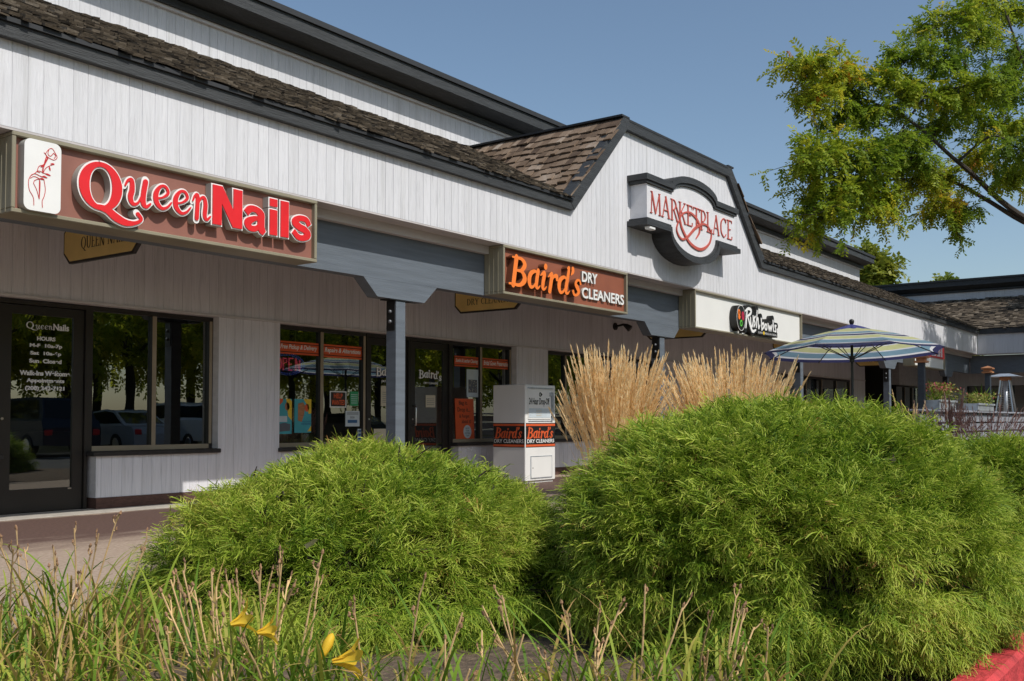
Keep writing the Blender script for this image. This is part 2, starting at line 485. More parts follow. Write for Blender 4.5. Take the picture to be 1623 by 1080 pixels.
class MB:
    def __init__(s):
        s.v = []; s.f = []; s.m = []; s.t = []
    def add(s, verts, faces, mat=0, tone=0.5):
        n = len(s.v)
        s.v.extend([tuple(p) for p in verts])
        for f in faces:
            s.f.append([i + n for i in f]); s.m.append(mat); s.t.append(tone)
    def quad(s, a, b, c, d, mat=0, tone=0.5):
        s.add([a, b, c, d], [(0, 1, 2, 3)], mat, tone)
    def box(s, x0, x1, y0, y1, z0, z1, mat=0, tone=0.5, mats=None):
        v = [(x0, y0, z0), (x1, y0, z0), (x1, y1, z0), (x0, y1, z0), (x0, y0, z1), (x1, y0, z1), (x1, y1, z1), (x0, y1, z1)]
        fs = [(0, 1, 5, 4), (1, 2, 6, 5), (2, 3, 7, 6), (3, 0, 4, 7), (4, 5, 6, 7), (3, 2, 1, 0)]
        s.add(v, fs, mat, tone)
    def bbox(s, x0, x1, y0, y1, z0, z1, b=0.006, mat=0, tone=0.5):
        """box with chamfered vertical and horizontal edges (profile chamfer on all twelve edges)"""
        b = min(b, (x1 - x0) * .4, (y1 - y0) * .4, (z1 - z0) * .4)
        X = (x0, x0 + b, x1 - b, x1); Y = (y0, y0 + b, y1 - b, y1); Z = (z0, z0 + b, z1 - b, z1)
        vs = {}; L = []
        def p(i, j, k):
            key = (i, j, k)
            if key not in vs:
                vs[key] = len(L); L.append((X[i], Y[j], Z[k]))
            return vs[key]
        F = []
        F += [[p(1, 0, 1), p(2, 0, 1), p(2, 0, 2), p(1, 0, 2)], [p(2, 3, 1), p(1, 3, 1), p(1, 3, 2), p(2, 3, 2)],
              [p(0, 2, 1), p(0, 1, 1), p(0, 1, 2), p(0, 2, 2)], [p(3, 1, 1), p(3, 2, 1), p(3, 2, 2), p(3, 1, 2)],
              [p(1, 1, 3), p(2, 1, 3), p(2, 2, 3), p(1, 2, 3)], [p(1, 2, 0), p(2, 2, 0), p(2, 1, 0), p(1, 1, 0)]]
        for (ia, ib) in ((0, 1), (3, 2)):
            for (ja, jb) in ((0, 1), (3, 2)):
                F.append([p(ia, jb, 1), p(ib, ja, 1), p(ib, ja, 2), p(ia, jb, 2)])
        for (ia, ib) in ((0, 1), (3, 2)):
            for (ka, kb) in ((0, 1), (3, 2)):
                F.append([p(ia, 1, kb), p(ib, 1, ka), p(ib, 2, ka), p(ia, 2, kb)])
        for (ja, jb) in ((0, 1), (3, 2)):
            for (ka, kb) in ((0, 1), (3, 2)):
                F.append([p(1, ja, kb), p(1, jb, ka), p(2, jb, ka), p(2, ja, kb)])
        for (ia, ib) in ((0, 1), (3, 2)):
            for (ja, jb) in ((0, 1), (3, 2)):
                for (ka, kb) in ((0, 1), (3, 2)):
                    F.append([p(ia, jb, kb), p(ib, ja, kb), p(ib, jb, ka)])
        s.add(L, F, mat, tone)
    def prism(s, poly, fn, a, b, mat=0, side=None, tone=0.5, back=True):
        """poly in 2D, fn(u, v, w) -> 3D, extruded from w=a (front) to w=b"""
        n = len(poly)
        v = [fn(p[0], p[1], a) for p in poly] + [fn(p[0], p[1], b) for p in poly]
        s.add(v, [tuple(range(n))], mat, tone)
        s.add(v, [(i, (i + 1) % n, n + (i + 1) % n, n + i) for i in range(n)], mat if side is None else side, tone)
        if back:
            s.add(v, [tuple(range(2 * n - 1, n - 1, -1))], mat if side is None else side, tone)
    def tube(s, pts, rad, seg=6, mat=0, tone=0.5, cap=True):
        pts = [Vector(p) for p in pts]
        if not hasattr(rad, '__len__'): rad = [rad] * len(pts)
        base = len(s.v); up = None
        for i, p in enumerate(pts):
            d = (pts[min(i + 1, len(pts) - 1)] - pts[max(i - 1, 0)]).normalized()
            if up is None:
                up = d.orthogonal().normalized()
            else:
                up = (up - d * up.dot(d))
                up = up.normalized() if up.length > 1e-6 else d.orthogonal().normalized()
            sd = d.cross(up)
            for k in range(seg):
                a = 2 * math.pi * k / seg
                s.v.append(tuple(p + (up * math.cos(a) + sd * math.sin(a)) * rad[i]))
        for i in range(len(pts) - 1):
            for k in range(seg):
                a = base + i * seg + k; b = base + i * seg + (k + 1) % seg
                s.f.append([a, b, b + seg, a + seg]); s.m.append(mat); s.t.append(tone)
        if cap:
            s.f.append([base + k for k in range(seg)][::-1]); s.m.append(mat); s.t.append(tone)
            e = base + (len(pts) - 1) * seg
            s.f.append([e + k for k in range(seg)]); s.m.append(mat); s.t.append(tone)
    def build(s, name, mats, parent=None, loc=None, smooth=False):
        if not isinstance(mats, (list, tuple)): mats = [mats]
        if parent is not None:
            org = ORG[parent.name]
        else:
            org = Vector(loc or (0, 0, 0))
        me = bpy.data.meshes.new(name)
        a = np.array(s.v, dtype=np.float64).reshape(-1, 3) - np.array(org)
        me.from_pydata(a.tolist(), [], s.f)
        for m in mats: me.materials.append(m)
        me.polygons.foreach_set('material_index', np.array(s.m, dtype=np.int32))
        at = me.attributes.new('tone', 'FLOAT', 'FACE')
        at.data.foreach_set('value', np.array(s.t, dtype=np.float32))
        if smooth:
            me.polygons.foreach_set('use_smooth', np.ones(len(s.f), dtype=bool))
        me.update()
        return link_mesh(name, me, parent, org)

def np_build(name, V, Q, tone, mats, parent=None, loc=None, smooth=False):
    """V (n,3), Q (m,4) quads, tone per vertex"""
    org = ORG[parent.name] if parent is not None else Vector(loc or (0, 0, 0))
    me = bpy.data.meshes.new(name)
    V = (V - np.array(org)).astype(np.float32)
    me.vertices.add(len(V)); me.vertices.foreach_set('co', V.ravel())
    m, k = Q.shape
    me.loops.add(m * k); me.loops.foreach_set('vertex_index', Q.astype(np.int32).ravel())
    me.polygons.add(m)
    me.polygons.foreach_set('loop_start', np.arange(0, m * k, k, dtype=np.int32))
    me.polygons.foreach_set('loop_total', np.full(m, k, dtype=np.int32))
    for mm in (mats if isinstance(mats, (list, tuple)) else [mats]): me.materials.append(mm)
    at = me.attributes.new('tone', 'FLOAT', 'POINT')
    at.data.foreach_set('value', tone.astype(np.float32))
    if smooth: me.polygons.foreach_set('use_smooth', np.ones(m, dtype=bool))
    me.update(calc_edges=True); me.validate()
    return link_mesh(name, me, parent, org)

def copy_tree(o, parent=None):
    c = o.copy(); COL.objects.link(c)
    if parent is not None: c.parent = parent
    ORG[c.name] = Vector(c.location) if parent is None else ORG[parent.name].copy()
    for ch in [x for x in bpy.data.objects if x.parent == o]:
        copy_tree(ch, c)
    return c

# frames: (u, v, w) -> world, w = distance out of the face
def face_front(Y):                       # faces -Y (towards the street)
    return lambda u, v, w: (u, Y - w, v)
def face_left(X):                        # faces -X; u runs towards the street (-Y): u = -y
    return lambda u, v, w: (X - w, -u, v)

# ------------------------------------------------------------------ lettering
def font_mesh(s, bold=0.0, shear=0.0, space=1.0):
    c = bpy.data.curves.new('lettering', 'FONT')
    c.body = s; c.offset = bold; c.shear = shear; c.space_character = space
    c.resolution_u = 6
    o = bpy.data.objects.new('lettering', c)
    COL.objects.link(o)
    bpy.context.view_layer.update()
    dg = bpy.context.evaluated_depsgraph_get()
    me = bpy.data.meshes.new_from_object(o.evaluated_get(dg))
    V = np.array([v.co[:] for v in me.vertices]); F = [list(p.vertices) for p in me.polygons]
    # outline edges = used by one face only
    cnt = {}
    for f in F:
        for i in range(len(f)):
            e = (f[i], f[(i + 1) % len(f)]); k = (min(e), max(e))
            cnt.setdefault(k, []).append(e)
    E = [v[0] for v in cnt.values() if len(v) == 1]
    bpy.data.objects.remove(o); bpy.data.curves.remove(c); bpy.data.meshes.remove(me)
    return V, F, E

def text_into(mb, s, fn, u0, u1, v0, v1, depth=0.002, base=0.0, mat=0, side=None, bold=0.0, shear=0.0, fit=None, space=1.0):
    """set the string in the box u0..u1 / v0..v1 of a face frame (fit='h' keeps the proportions and centres)"""
    V, F, E = font_mesh(s, bold, shear, space)
    lo = V.min(0); hi = V.max(0)
    sx = (u1 - u0) / (hi[0] - lo[0]); sy = (v1 - v0) / (hi[1] - lo[1])
    if fit == 'h':
        sx = min(sx, sy); sy = sx if fit == 'h' else sy
    cx = (u0 + u1) / 2 - sx * (lo[0] + hi[0]) / 2
    cy = (v0 + v1) / 2 - sy * (lo[1] + hi[1]) / 2
    P = [(cx + p[0] * sx, cy + p[1] * sy) for p in V]
    n = len(P)
    vs = [fn(p[0], p[1], base + depth) for p in P]
    mb.add(vs, F, mat)
    if depth > 0.004:
        vb = [fn(p[0], p[1], base) for p in P]
        mb.add(vs + vb, [(a, b, b + n, a + n) for a, b in E], mat if side is None else side)

def catmull(pts, n=8):
    if len(pts) < 3: return [tuple(p) for p in pts]
    P = [np.array(p, float) for p in pts]
    P = [2 * P[0] - P[1]] + P + [2 * P[-1] - P[-2]]
    out = []
    for i in range(1, len(P) - 2):
        for k in range(n):
            t = k / n
            a, b, c, d = P[i - 1], P[i], P[i + 1], P[i + 2]
            q = 0.5 * ((2 * b) + (-a + c) * t + (2 * a - 5 * b + 4 * c - d) * t * t + (-a + 3 * b - 3 * c + d) * t ** 3)
            out.append(tuple(q))
    out.append(tuple(P[-2]))
    return out

def stroke(mb, pts, fn, depth, base=0.0, grow=0.0, mat=0, side=None, smooth=True, round_caps=False):
    """a pen stroke of varying width: pts = (u, v, width)"""
    p = catmull(pts, 7) if smooth and len(pts) > 2 else [tuple(q) for q in pts]
    L = []; Rr = []
    n = len(p)
    for i, q in enumerate(p):
        a = p[max(i - 1, 0)]; b = p[min(i + 1, n - 1)]
        dx, dy = b[0] - a[0], b[1] - a[1]
        l = math.hypot(dx, dy) or 1e-6
        dx, dy = dx / l, dy / l
        h = max(q[2], 0.0008) / 2 + grow
        closed = math.hypot(p[0][0] - p[-1][0], p[0][1] - p[-1][1]) < 1e-4
        ex = 0 if closed else (-grow if i == 0 else (grow if i == n - 1 else 0))
        cx, cy = q[0] + dx * ex, q[1] + dy * ex
        L.append((cx - dy * h, cy + dx * h)); Rr.append((cx + dy * h, cy - dx * h))
    cap0 = []; cap1 = []
    if round_caps:
        for (idx, lst, sg) in ((0, cap0, -1), (n - 1, cap1, 1)):
            q = p[idx]; h = q[2] / 2 + grow
            A = L[idx]; B = Rr[idx]
            c0 = ((A[0] + B[0]) / 2, (A[1] + B[1]) / 2)
            st, en = (B, A) if idx == 0 else (A, B)
            a0 = math.atan2(st[1] - c0[1], st[0] - c0[0])
            for k in range(1, 6):
                ang = a0 - math.pi * k / 6
                lst.append((c0[0] + h * math.cos(ang), c0[1] + h * math.sin(ang)))
    jit = random.uniform(0, 0.0012)
    d = base + depth + jit
    # front: quads along the stroke
    rise = .0012 * min(1, depth / .002) / max(1, n - 1)
    fr = [fn(x, y, d + i * rise) for i, (x, y) in enumerate(L)] + [fn(x, y, d + i * rise) for i, (x, y) in enumerate(Rr)]
    mb.add(fr, [(i, i + n, i + 1 + n, i + 1) for i in range(n - 1)], mat)
    if cap0: mb.add([fn(*Rr[0], d)] + [fn(*c, d) for c in cap0] + [fn(*L[0], d)], [tuple(range(len(cap0) + 2))], mat)
    if cap1: mb.add([fn(*L[-1], d)] + [fn(*c, d) for c in cap1] + [fn(*Rr[-1], d)], [tuple(range(len(cap1) + 2))], mat)
    ring = L + cap1 + Rr[::-1] + cap0
    m = len(ring)
    vs = [fn(x, y, d) for x, y in ring] + [fn(x, y, base) for x, y in ring]
    mb.add(vs, [(i, (i + 1) % m, m + (i + 1) % m, m + i) for i in range(m)], mat if side is None else side)

def ring_pts(cx, cy, rx, ry, wv, wh, a0=0, a1=360, n=16):
    out = []
    for i in range(n + 1):
        a = math.radians(a0 + (a1 - a0) * i / n)
        k = abs(math.cos(a))
        out.append((cx + rx * math.cos(a), cy + ry * math.sin(a), wh + (wv - wh) * k * k))
    return out

def S_(x0, x1, y, t=0.035):          # serif
    return [(x0, y, t), (x1, y, t)]
T_, t_ = 0.115, 0.04
ROMAN = {
 'M': (0.98, [[(.1, .02, t_), (.16, .98, t_)], [(.16, .98, T_), (.49, .02, T_)], [(.49, .02, t_), (.82, .98, t_)], [(.82, .98, T_), (.88, .02, T_)], S_(0, .2, .015), S_(.77, .98, .015), S_(.06, .2, .985), S_(.76, .92, .985)]),
 'A': (0.78, [[(.1, .02, t_), (.4, 1.0, t_)], [(.38, 1.0, T_), (.68, .02, T_)], [(.2, .34, t_), (.58, .34, t_)], S_(.0, .2, .015), S_(.57, .79, .015)]),
 'R': (0.72, [[(.14, .02, T_), (.14, .98, T_)], [(.14, .96, t_), (.36, .96, .05), (.52, .75, T_), (.36, .52, .05), (.16, .5, t_)], [(.32, .5, .06), (.64, .02, T_)], S_(.02, .26, .015), S_(.56, .74, .015), S_(.02, .2, .985)]),
 'K': (0.74, [[(.14, .02, T_), (.14, .98, T_)], [(.62, .96, t_), (.2, .48, t_)], [(.28, .56, .06), (.64, .02, T_)], S_(.02, .26, .015), S_(.55, .76, .015), S_(.02, .26, .985), S_(.5, .72, .985)]),
 'E': (0.6, [[(.14, .02, T_), (.14, .98, T_)], S_(.02, .54, .98, .045), S_(.16, .45, .52, .045), S_(.02, .56, .02, .045), [(.53, .98, t_), (.54, .84, t_)], [(.55, .02, t_), (.57, .18, t_)]]),
 'T': (0.68, [[(.34, .02, T_), (.34, .98, T_)], S_(.02, .66, .98, .045), [(.03, .98, t_), (.02, .82, t_)], [(.65, .98, t_), (.66, .82, t_)], S_(.22, .46, .015)]),
 'P': (0.62, [[(.14, .02, T_), (.14, .98, T_)], [(.14, .96, t_), (.38, .96, .05), (.55, .72, T_), (.38, .46, .05), (.16, .44, t_)], S_(.02, .27, .015), S_(.02, .2, .985)]),
 'L': (0.6, [[(.14, .02, T_), (.14, .98, T_)], S_(.02, .56, .02, .045), [(.55, .02, t_), (.57, .2, t_)], S_(.02, .26, .985)]),
 'C': (0.74, [[(.66, .80, t_), (.44, .98, .05), (.16, .78, .1), (.1, .5, T_), (.16, .22, .1), (.44, .02, .05), (.68, .2, t_)], [(.66, .98, t_), (.66, .76, t_)]]),
 'Q': (0.86, [ring_pts(.43, .5, .33, .48, T_, .045), [(.42, .06, .06), (.6, -.14, .1), (.84, -.2, .04)]]),
 'U': (0.76, [[(.14, .98, T_), (.14, .4, T_), (.2, .12, .09), (.38, .01, .05), (.56, .12, .045), (.62, .4, t_), (.62, .98, t_)], S_(.02, .26, .985), S_(.52, .72, .985)]),
 'N': (0.84, [[(.14, .02, t_), (.14, .98, t_)], [(.13, .98, T_), (.68, .0, T_)], [(.7, .02, t_), (.7, .98, t_)], S_(.03, .25, .015), S_(.02, .2, .985), S_(.6, .82, .985)]),
 'I': (0.3, [[(.15, .02, T_), (.15, .98, T_)], S_(.03, .27, .015), S_(.03, .27, .985)]),
 'S': (0.56, [[(.46, .82, t_), (.28, .98, .05), (.1, .78, .08), (.28, .54, T_), (.46, .28, .09), (.28, .01, .05), (.06, .2, t_)]]),
 'B': (0.66, [[(.14, .02, T_), (.14, .98, T_)], [(.14, .97, t_), (.36, .96, .05), (.48, .76, T_), (.34, .54, .05), (.16, .53, t_)], [(.3, .53, .05), (.56, .28, T_), (.38, .02, .05), (.14, .02, t_)], S_(.02, .2, .015), S_(.02, .2, .985)]),
 'D': (0.8, [[(.14, .02, T_), (.14, .98, T_)], [(.14, .97, t_), (.42, .94, .06), (.68, .5, T_), (.42, .06, .06), (.14, .03, t_)], S_(.02, .2, .015), S_(.02, .2, .985)]),
 'Y': (0.7, [[(.1, .98, T_), (.36, .48, T_)], [(.62, .98, t_), (.37, .48, t_)], [(.36, .5, T_), (.36, .02, T_)], S_(.24, .48, .015), S_(.0, .22, .985), S_(.52, .72, .985)]),
 'Z': (0.66, [[(.6, .96, T_), (.08, .04, T_)], S_(.06, .62, .98, .045), S_(.04, .62, .02, .045), [(.07, .98, t_), (.05, .82, t_)], [(.61, .02, t_), (.63, .2, t_)]]),
 'H': (0.84, [[(.14, .02, T_), (.14, .98, T_)], [(.7, .02, T_), (.7, .98, T_)], S_(.14, .7, .52, .045), S_(.02, .26, .015), S_(.58, .82, .015), S_(.02, .26, .985), S_(.58, .82, .985)]),
 'W': (1.1, [[(.1, .98, T_), (.34, .02, T_)], [(.34, .02, t_), (.54, .9, t_)], [(.54, .9, T_), (.76, .02, T_)], [(.76, .02, t_), (1.0, .98, t_)], S_(0, .22, .985), S_(.9, 1.1, .985)]),
 'O': (0.86, [ring_pts(.43, .5, .33, .48, T_, .045)]),
 "'": (0.22, [[(.1, .98, .1), (.08, .8, .03)]]),
 ' ': (0.36, []),
}
def roman_into(mb, s, fn, u0, u1, v0, v1, depth=0.002, base=0.0, mat=0, side=None, gap=0.06, weight=1.0):
    tot = sum(ROMAN[c][0] for c in s) + gap * (len(s) - 1)
    k = (u1 - u0) / tot; h = v1 - v0; x = u0
    for c in s:
        wd, st = ROMAN[c]
        for q in st:
            stroke(mb, [(x + a * k, v0 + b * h, wt * weight * (k + h) / 2) for a, b, wt in q], fn, depth, base, 0, mat, side)
        x += (wd + gap) * k

# heavy slanted sign script (upright definition; slant added when set)
SCRIPT = {
 'B': (0.80, [[(.16, .98, .2), (.16, .02, .2)], [(.1, .96, .08), (.42, .95, .11), (.60, .76, .2), (.44, .55, .11), (.2, .53, .07)], [(.2, .53, .07), (.5, .51, .12), (.68, .27, .22), (.48, .04, .12), (.1, .04, .08)], [(-.03, .97, .06), (.2, .96, .08)], [(-.03, .035, .07), (.2, .04, .08)]]),
 'a': (0.64, [[(.5, .5, .07), (.36, .63, .1), (.15, .52, .17), (.1, .28, .2), (.2, .06, .13), (.34, .07, .09), (.47, .25, .07)], [(.5, .66, .17), (.48, .3, .18), (.5, .09, .15), (.6, .05, .08), (.68, .14, .04)]]),
 'i': (0.40, [[(.0, .52, .04), (.12, .62, .12), (.19, .6, .17), (.17, .3, .18), (.18, .09, .15), (.28, .05, .08), (.37, .15, .04)], [(.21, .86, .19), (.215, .88, .19)]]),
 'r': (0.52, [[(.0, .52, .04), (.12, .63, .12), (.18, .58, .18), (.16, .02, .18)], [(.2, .38, .06), (.3, .58, .11), (.44, .6, .16), (.48, .5, .15)]]),
 'd': (0.66, [[(.5, .5, .07), (.36, .63, .1), (.15, .52, .17), (.1, .28, .2), (.2, .06, .13), (.34, .07, .09), (.47, .25, .07)], [(.46, .98, .06), (.54, 1.0, .13), (.52, .6, .17), (.49, .28, .18), (.52, .09, .15), (.62, .05, .08), (.7, .14, .04)]]),
 "'": (0.20, [[(.1, 1.0, .17), (.11, .9, .16), (.03, .76, .04)]]),
 's': (0.50, [[(.42, .5, .1), (.34, .62, .08), (.2, .6, .1), (.14, .46, .14), (.26, .33, .18), (.36, .18, .15), (.26, .05, .09), (.12, .05, .1), (.05, .16, .13)]]),
}
def script_glyph(mb, c, fn, x, v0, k, h, slant, depth, base=0, grow=0, mat=0, side=None):
    wd, st = SCRIPT[c]
    for q in st:
        stroke(mb, [(x + a * k + slant * b * h, v0 + b * h, wt * (k + h) / 2) for a, b, wt in q], fn, depth, base, grow, mat, side, True, True)
    return wd * k
def script_into(mb, s, fn, u0, u1, v0, v1, slant=0.18, depth=0.002, base=0, mat=0, side=None):
    h = v1 - v0
    tot = sum(SCRIPT[c][0] for c in s)
    k = (u1 - u0 - slant * h) / tot
    x = u0
    for c in s:
        x += script_glyph(mb, c, fn, x, v0, k, h, slant, depth, base, 0, mat, side)

QUEEN = {   # drawn in a unit box
 'Q': [ring_pts(.42, .60, .36, .36, .20, .085, 95, 455, 22),
       [(.30, .27, .04), (.42, .25, .10), (.58, .22, .13), (.76, .13, .15), (.98, .07, .12), (1.2, .09, .07), (1.34, .17, .06), (1.26, .25, .08)]],
 'u': [[(.0, .72, .06), (.1, .92, .09), (.24, .95, .16), (.26, .6, .2), (.2, .3, .2), (.3, .08, .14), (.5, .16, .08), (.66, .5, .07)],
       [(.78, 1.0, .2), (.7, .5, .2), (.7, .18, .2), (.82, .06, .12), (.98, .2, .07)]],
 'e': [[(.12, .42, .07), (.5, .5, .08), (.78, .72, .13), (.66, .95, .12), (.4, .93, .12), (.18, .62, .22), (.2, .28, .22), (.46, .06, .14), (.74, .14, .1), (.96, .36, .06)]],
 'n': [[(.0, .7, .06), (.12, .92, .1), (.26, .9, .18), (.22, .04, .2)], [(.24, .5, .07), (.42, .84, .1), (.62, .9, .16), (.7, .62, .2), (.66, .2, .19), (.78, .05, .12), (.98, .2, .07)]],
}

# ================================================================== ground
rnd = random.Random(5)
mb = MB(); mb.quad((-400, -400, -.135), (600, -400, -.135), (600, 500, -.135), (-400, 500, -.135))
tag(mb.build('ground', M['far_ground']), kind='structure')
mb = MB(); mb.quad((-60, -14, -.13), (90, -14, -.13), (90, .9, -.13), (-60, .9, -.13))
tag(mb.build('parking_lot', M['asphalt']), kind='structure')
mb = MB()
for k in range(14):
    x = -8 + k * 2.75
    mb.quad((x, -12.5, -.126), (x + .1, -12.5, -.126), (x + .1, -7.6, -.126), (x, -7.6, -.126))
tag(mb.build('parking_markings', M['white_vinyl']), kind='structure')
mb = MB()
x = -12.0
while x < 37:
    mb.bbox(x, x + 2.985, .85, 1.0, -.2, .0, .022); x += 3.0
tag(mb.build('kerb', M['red_kerb']), kind='structure')
# planting bed, gently mounded mulch
nx, ny = 150, 24
gx = np.linspace(-12, 37, nx); gy = np.linspace(1.0, 5.0, ny)
rs = np.random.RandomState(3)
V = []
for j in range(ny):
    for i in range(nx):
        e = min(j, ny - 1 - j) / 5.0
        z = -.03 + .07 * min(1, e) + .02 * math.sin(gx[i] * 2.3 + gy[j]) + rs.uniform(-.012, .012)
        V.append((gx[i], gy[j], z if 0 < j < ny - 1 else -.03))
Q = [(j * nx + i, j * nx + i + 1, (j + 1) * nx + i + 1, (j + 1) * nx + i) for j in range(ny - 1) for i in range(nx - 1)]
bed = np_build('planting_bed', np.array(V), np.array(Q), np.full(len(V), .5), M['soil'])
tag(bed, kind='structure')
mb = MB()
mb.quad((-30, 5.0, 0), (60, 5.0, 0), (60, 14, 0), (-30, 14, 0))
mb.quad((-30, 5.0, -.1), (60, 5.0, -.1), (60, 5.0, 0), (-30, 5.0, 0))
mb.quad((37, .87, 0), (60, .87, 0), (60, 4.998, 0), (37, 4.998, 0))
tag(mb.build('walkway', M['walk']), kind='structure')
mb = MB(); mb.box(3.0, 7.6, 10.06, 10.62, .002, .012)
tag(mb.build('door_threshold_slab', M['conc_pale']), kind='structure')

# ================================================================== building
YF, YB, YW, YU = 7.97, 8.30, 10.47, 11.05
PITCH = 0.13
def siding(mb, s0, s1, zb, zt, plane, axis='y', groove=.005, deep=.005):
    """vertical grooved board siding; plane = face position, axis 'y' faces -Y, axis 'x' faces -X; zb/zt numbers or functions"""
    fb = zb if callable(zb) else (lambda s: zb)
    ft = zt if callable(zt) else (lambda s: zt)
    P = (lambda s, d, z: (s, plane + d, z)) if axis == 'y' else (lambda s, d, z: (plane + d, s, z))
    k = math.floor(s0 / PITCH)
    while k * PITCH < s1:
        a, b = max(s0, k * PITCH), min(s1, (k + 1) * PITCH)
        k += 1
        if b - a < .004: continue
        tone = rnd.random()
        l, r_ = a + groove / 2, b - groove / 2
        if a == s0: l = a
        if b == s1: r_ = b
        if r_ <= l: continue
        mb.add([P(l, 0, fb(l)), P(r_, 0, fb(r_)), P(r_, 0, ft(r_)), P(l, 0, ft(l)),
                P(l, deep, fb(l)), P(r_, deep, fb(r_)), P(r_, deep, ft(r_)), P(l, deep, ft(l))],
               [(0, 1, 2, 3), (0, 3, 7, 4), (1, 5, 6, 2)], 0, tone)
        mb.quad(P(a, deep, fb(a)), P(b, deep, fb(b)), P(b, deep, ft(b)), P(a, deep, ft(a)), 0, tone)

def shakes(mb, O, A, S, N, W, L, keep, expo=.19, seed=1, wmin=.09, wmax=.21, thick=.016, mat=0):
    """rows of split shakes: O corner, A along the eave, S up the slope, N out of the roof"""
    rr = random.Random(seed)
    O, A, S, N = Vector(O), Vector(A), Vector(S), Vector(N)
    j = 0
    while j * expo < L + .05:
        y = j * expo
        x = -rr.uniform(0, .1)
        while x < W:
            wd = rr.uniform(wmin, wmax)
            yy = y + rr.uniform(-.035, .02)
            if keep(x + wd / 2, yy + expo * .5):
                g = rr.uniform(.003, .012)
                th = thick * rr.uniform(.6, 1.7)
                lift = rr.uniform(.014, .034)
                tw = rr.uniform(-.008, .008)
                ln = expo * 1.75
                x0, x1 = x + g / 2, x + wd - g / 2
                c = rr.uniform(-.018, .018)
                def pt(u, v, h): return O + A * u + S * v + N * h
                v = [pt(x0, yy, lift), pt(x1, yy + c, lift + tw), pt(x1, yy + c, lift + tw + th), pt(x0, yy, lift + th),
                     pt(x0, yy + ln, .003), pt(x1, yy + ln, .003), pt(x1, yy + ln, .008), pt(x0, yy + ln, .008)]
                mb.add(v, [(0, 1, 2, 3), (3, 2, 6, 7), (0, 3, 7, 4), (1, 5, 6, 2)], mat, min(1, max(0, rr.gauss(.45, .24))))
            x += wd
        j += 1

B = thing('shopping_building', 'long white board-sided shop building with brown shake roofs and charcoal trim', 'building', (16, YW, 0))
X0, X1 = -4.0, 38.2
def ztop(x):
    if x < 12.15 or x > 18.98: return 4.06
    if x < 13.6: return 4.06 + (x - 12.15) / 1.45 * 1.58
    if x > 17.5: return 4.06 + (18.98 - x) / 1.48 * 1.58
    return 5.64
mb = MB(); siding(mb, X0, X1, 3.342, ztop, YF)
mb.build('fascia_siding', M['siding'], B)
mb = MB()
mb.box(X0, 12.15, YF + .007, YF + .2, 3.343, 4.1)
mb.box(18.98, X1, YF + .007, YF + .2, 3.343, 4.1)
mb.prism([(12.15, 3.343), (18.98, 3.343), (18.98, 4.1), (17.5, 5.62), (13.6, 5.62), (12.15, 4.1)], lambda u, v, q: (u, q, v), YF + .007, YF + .2)
mb.build('fascia_framing', M['trim_white'], B)
mb = MB()
mb.box(X0, X1 - .01, YF + .002, YB - .09, 3.322, 3.3415)
mb.box(X0, X1 + .3, YB - .088, YB - .004, 3.215, 3.3225)
mb.build('soffit_board', M['soffit'], B)
mb = MB(); mb.box(X0, X1 + .3, YB, YB + .16, 2.669, 3.25)
mb.build('beam', M['beam'], B)
mb = MB(); mb.box(X0, X1 + 2.5, YB + .162, YW + .3, 3.19, 3.24)
mb.build('porch_ceiling', M['ceiling'], B)

POSTS = (2.34, 8.955, 15.58, 22.2, 28.95, 35.5)
for px in POSTS:
    mb = MB()
    mb.prism([(px - .65, 2.667), (px + .645, 2.667), (px + .41, 2.455), (px - .418, 2.455)], lambda u, v, q: (u, q, v), YB - .003, YB + .163)
    br = mb.build('bracket', M['beam'], B)
    mb = MB()
    mb.bbox(px - .083, px + .083, YB + .012, YB + .178, 0.02, 2.44, .006)
    po = mb.build('post', M['beam'], B)
    mb = MB()
    mb.box(px - .2, px + .2, YB - .001, YB + .17, 2.442, 2.4535)
    mb.build('cap_plate', M['black'], po)
    for xa, xb in ((px - .094, px - .085), (px + .085, px + .094)):
        mb = MB(); mb.box(xa, xb, YB + .03, YB + .16, 2.08, 2.44); mb.build('connector_plate', M['black'], po)
    mb = MB(); mb.box(px - .1, px + .1, YB - .01, YB + .2, 0.0, .03); mb.build('base_plate', M['black'], po)
    for z in (2.19, 2.31):
        mb = MB()
        mb.tube([(px - .094, YB + .095, z), (px - .112, YB + .095, z), (px - .12, YB + .095, z)], [.021, .021, .012], 8)
        mb.build('bolt', M['steel_dark'], po, smooth=True)

# ---- shop-front wall
WALL = [(X0, 3.35), (7.95, 8.93), (14.25, 15.22), (19.5, 25.96), (32.5, 33.65)]
for a, b in WALL:
    mb = MB()
    siding(mb, a, b, .135, 2.295, YW)
    mb.box(a, b, YW + .0055, YW + .28, .135, 2.295, 1, .5)
    mb.build('wall_siding', [M['siding_shop'], M['trim_white']], B)
mb = MB()
siding(mb, X0, 33.65, 2.325, 3.19, YW)
mb.box(X0, 33.65, YW + .0055, YW + .28, 2.297, 3.19, 1)
mb.box(37.6, 40.8, YW, YW + .28, 2.297, 3.19, 1)
mb.build('wall_siding', [M['siding_shop'], M['trim_white']], B)
mb = MB(); mb.box(X0, 33.65, YW - .022, YW + .06, 2.2975, 2.3235)
mb.build('head_trim', M['trim_white'], B)
LOW = [(3.35, 5.1, .6), (6.31, 7.95, .6), (8.93, 10.55, .585), (12.66, 14.25, .585), (15.22, 19.5, .6), (25.96, 32.5, .6)]
for a, b, z in LOW:
    mb = MB()
    siding(mb, a, b, .135, z, YW)
    mb.box(a, b, YW + .0055, YW + .28, .135, z, 1)
    mb.build('wall_siding', [M['siding_shop'], M['trim_white']], B)
PL = [(X0, 5.1), (6.31, 10.55), (12.66, 33.65), (37.6, 40.8)]
mb = MB()
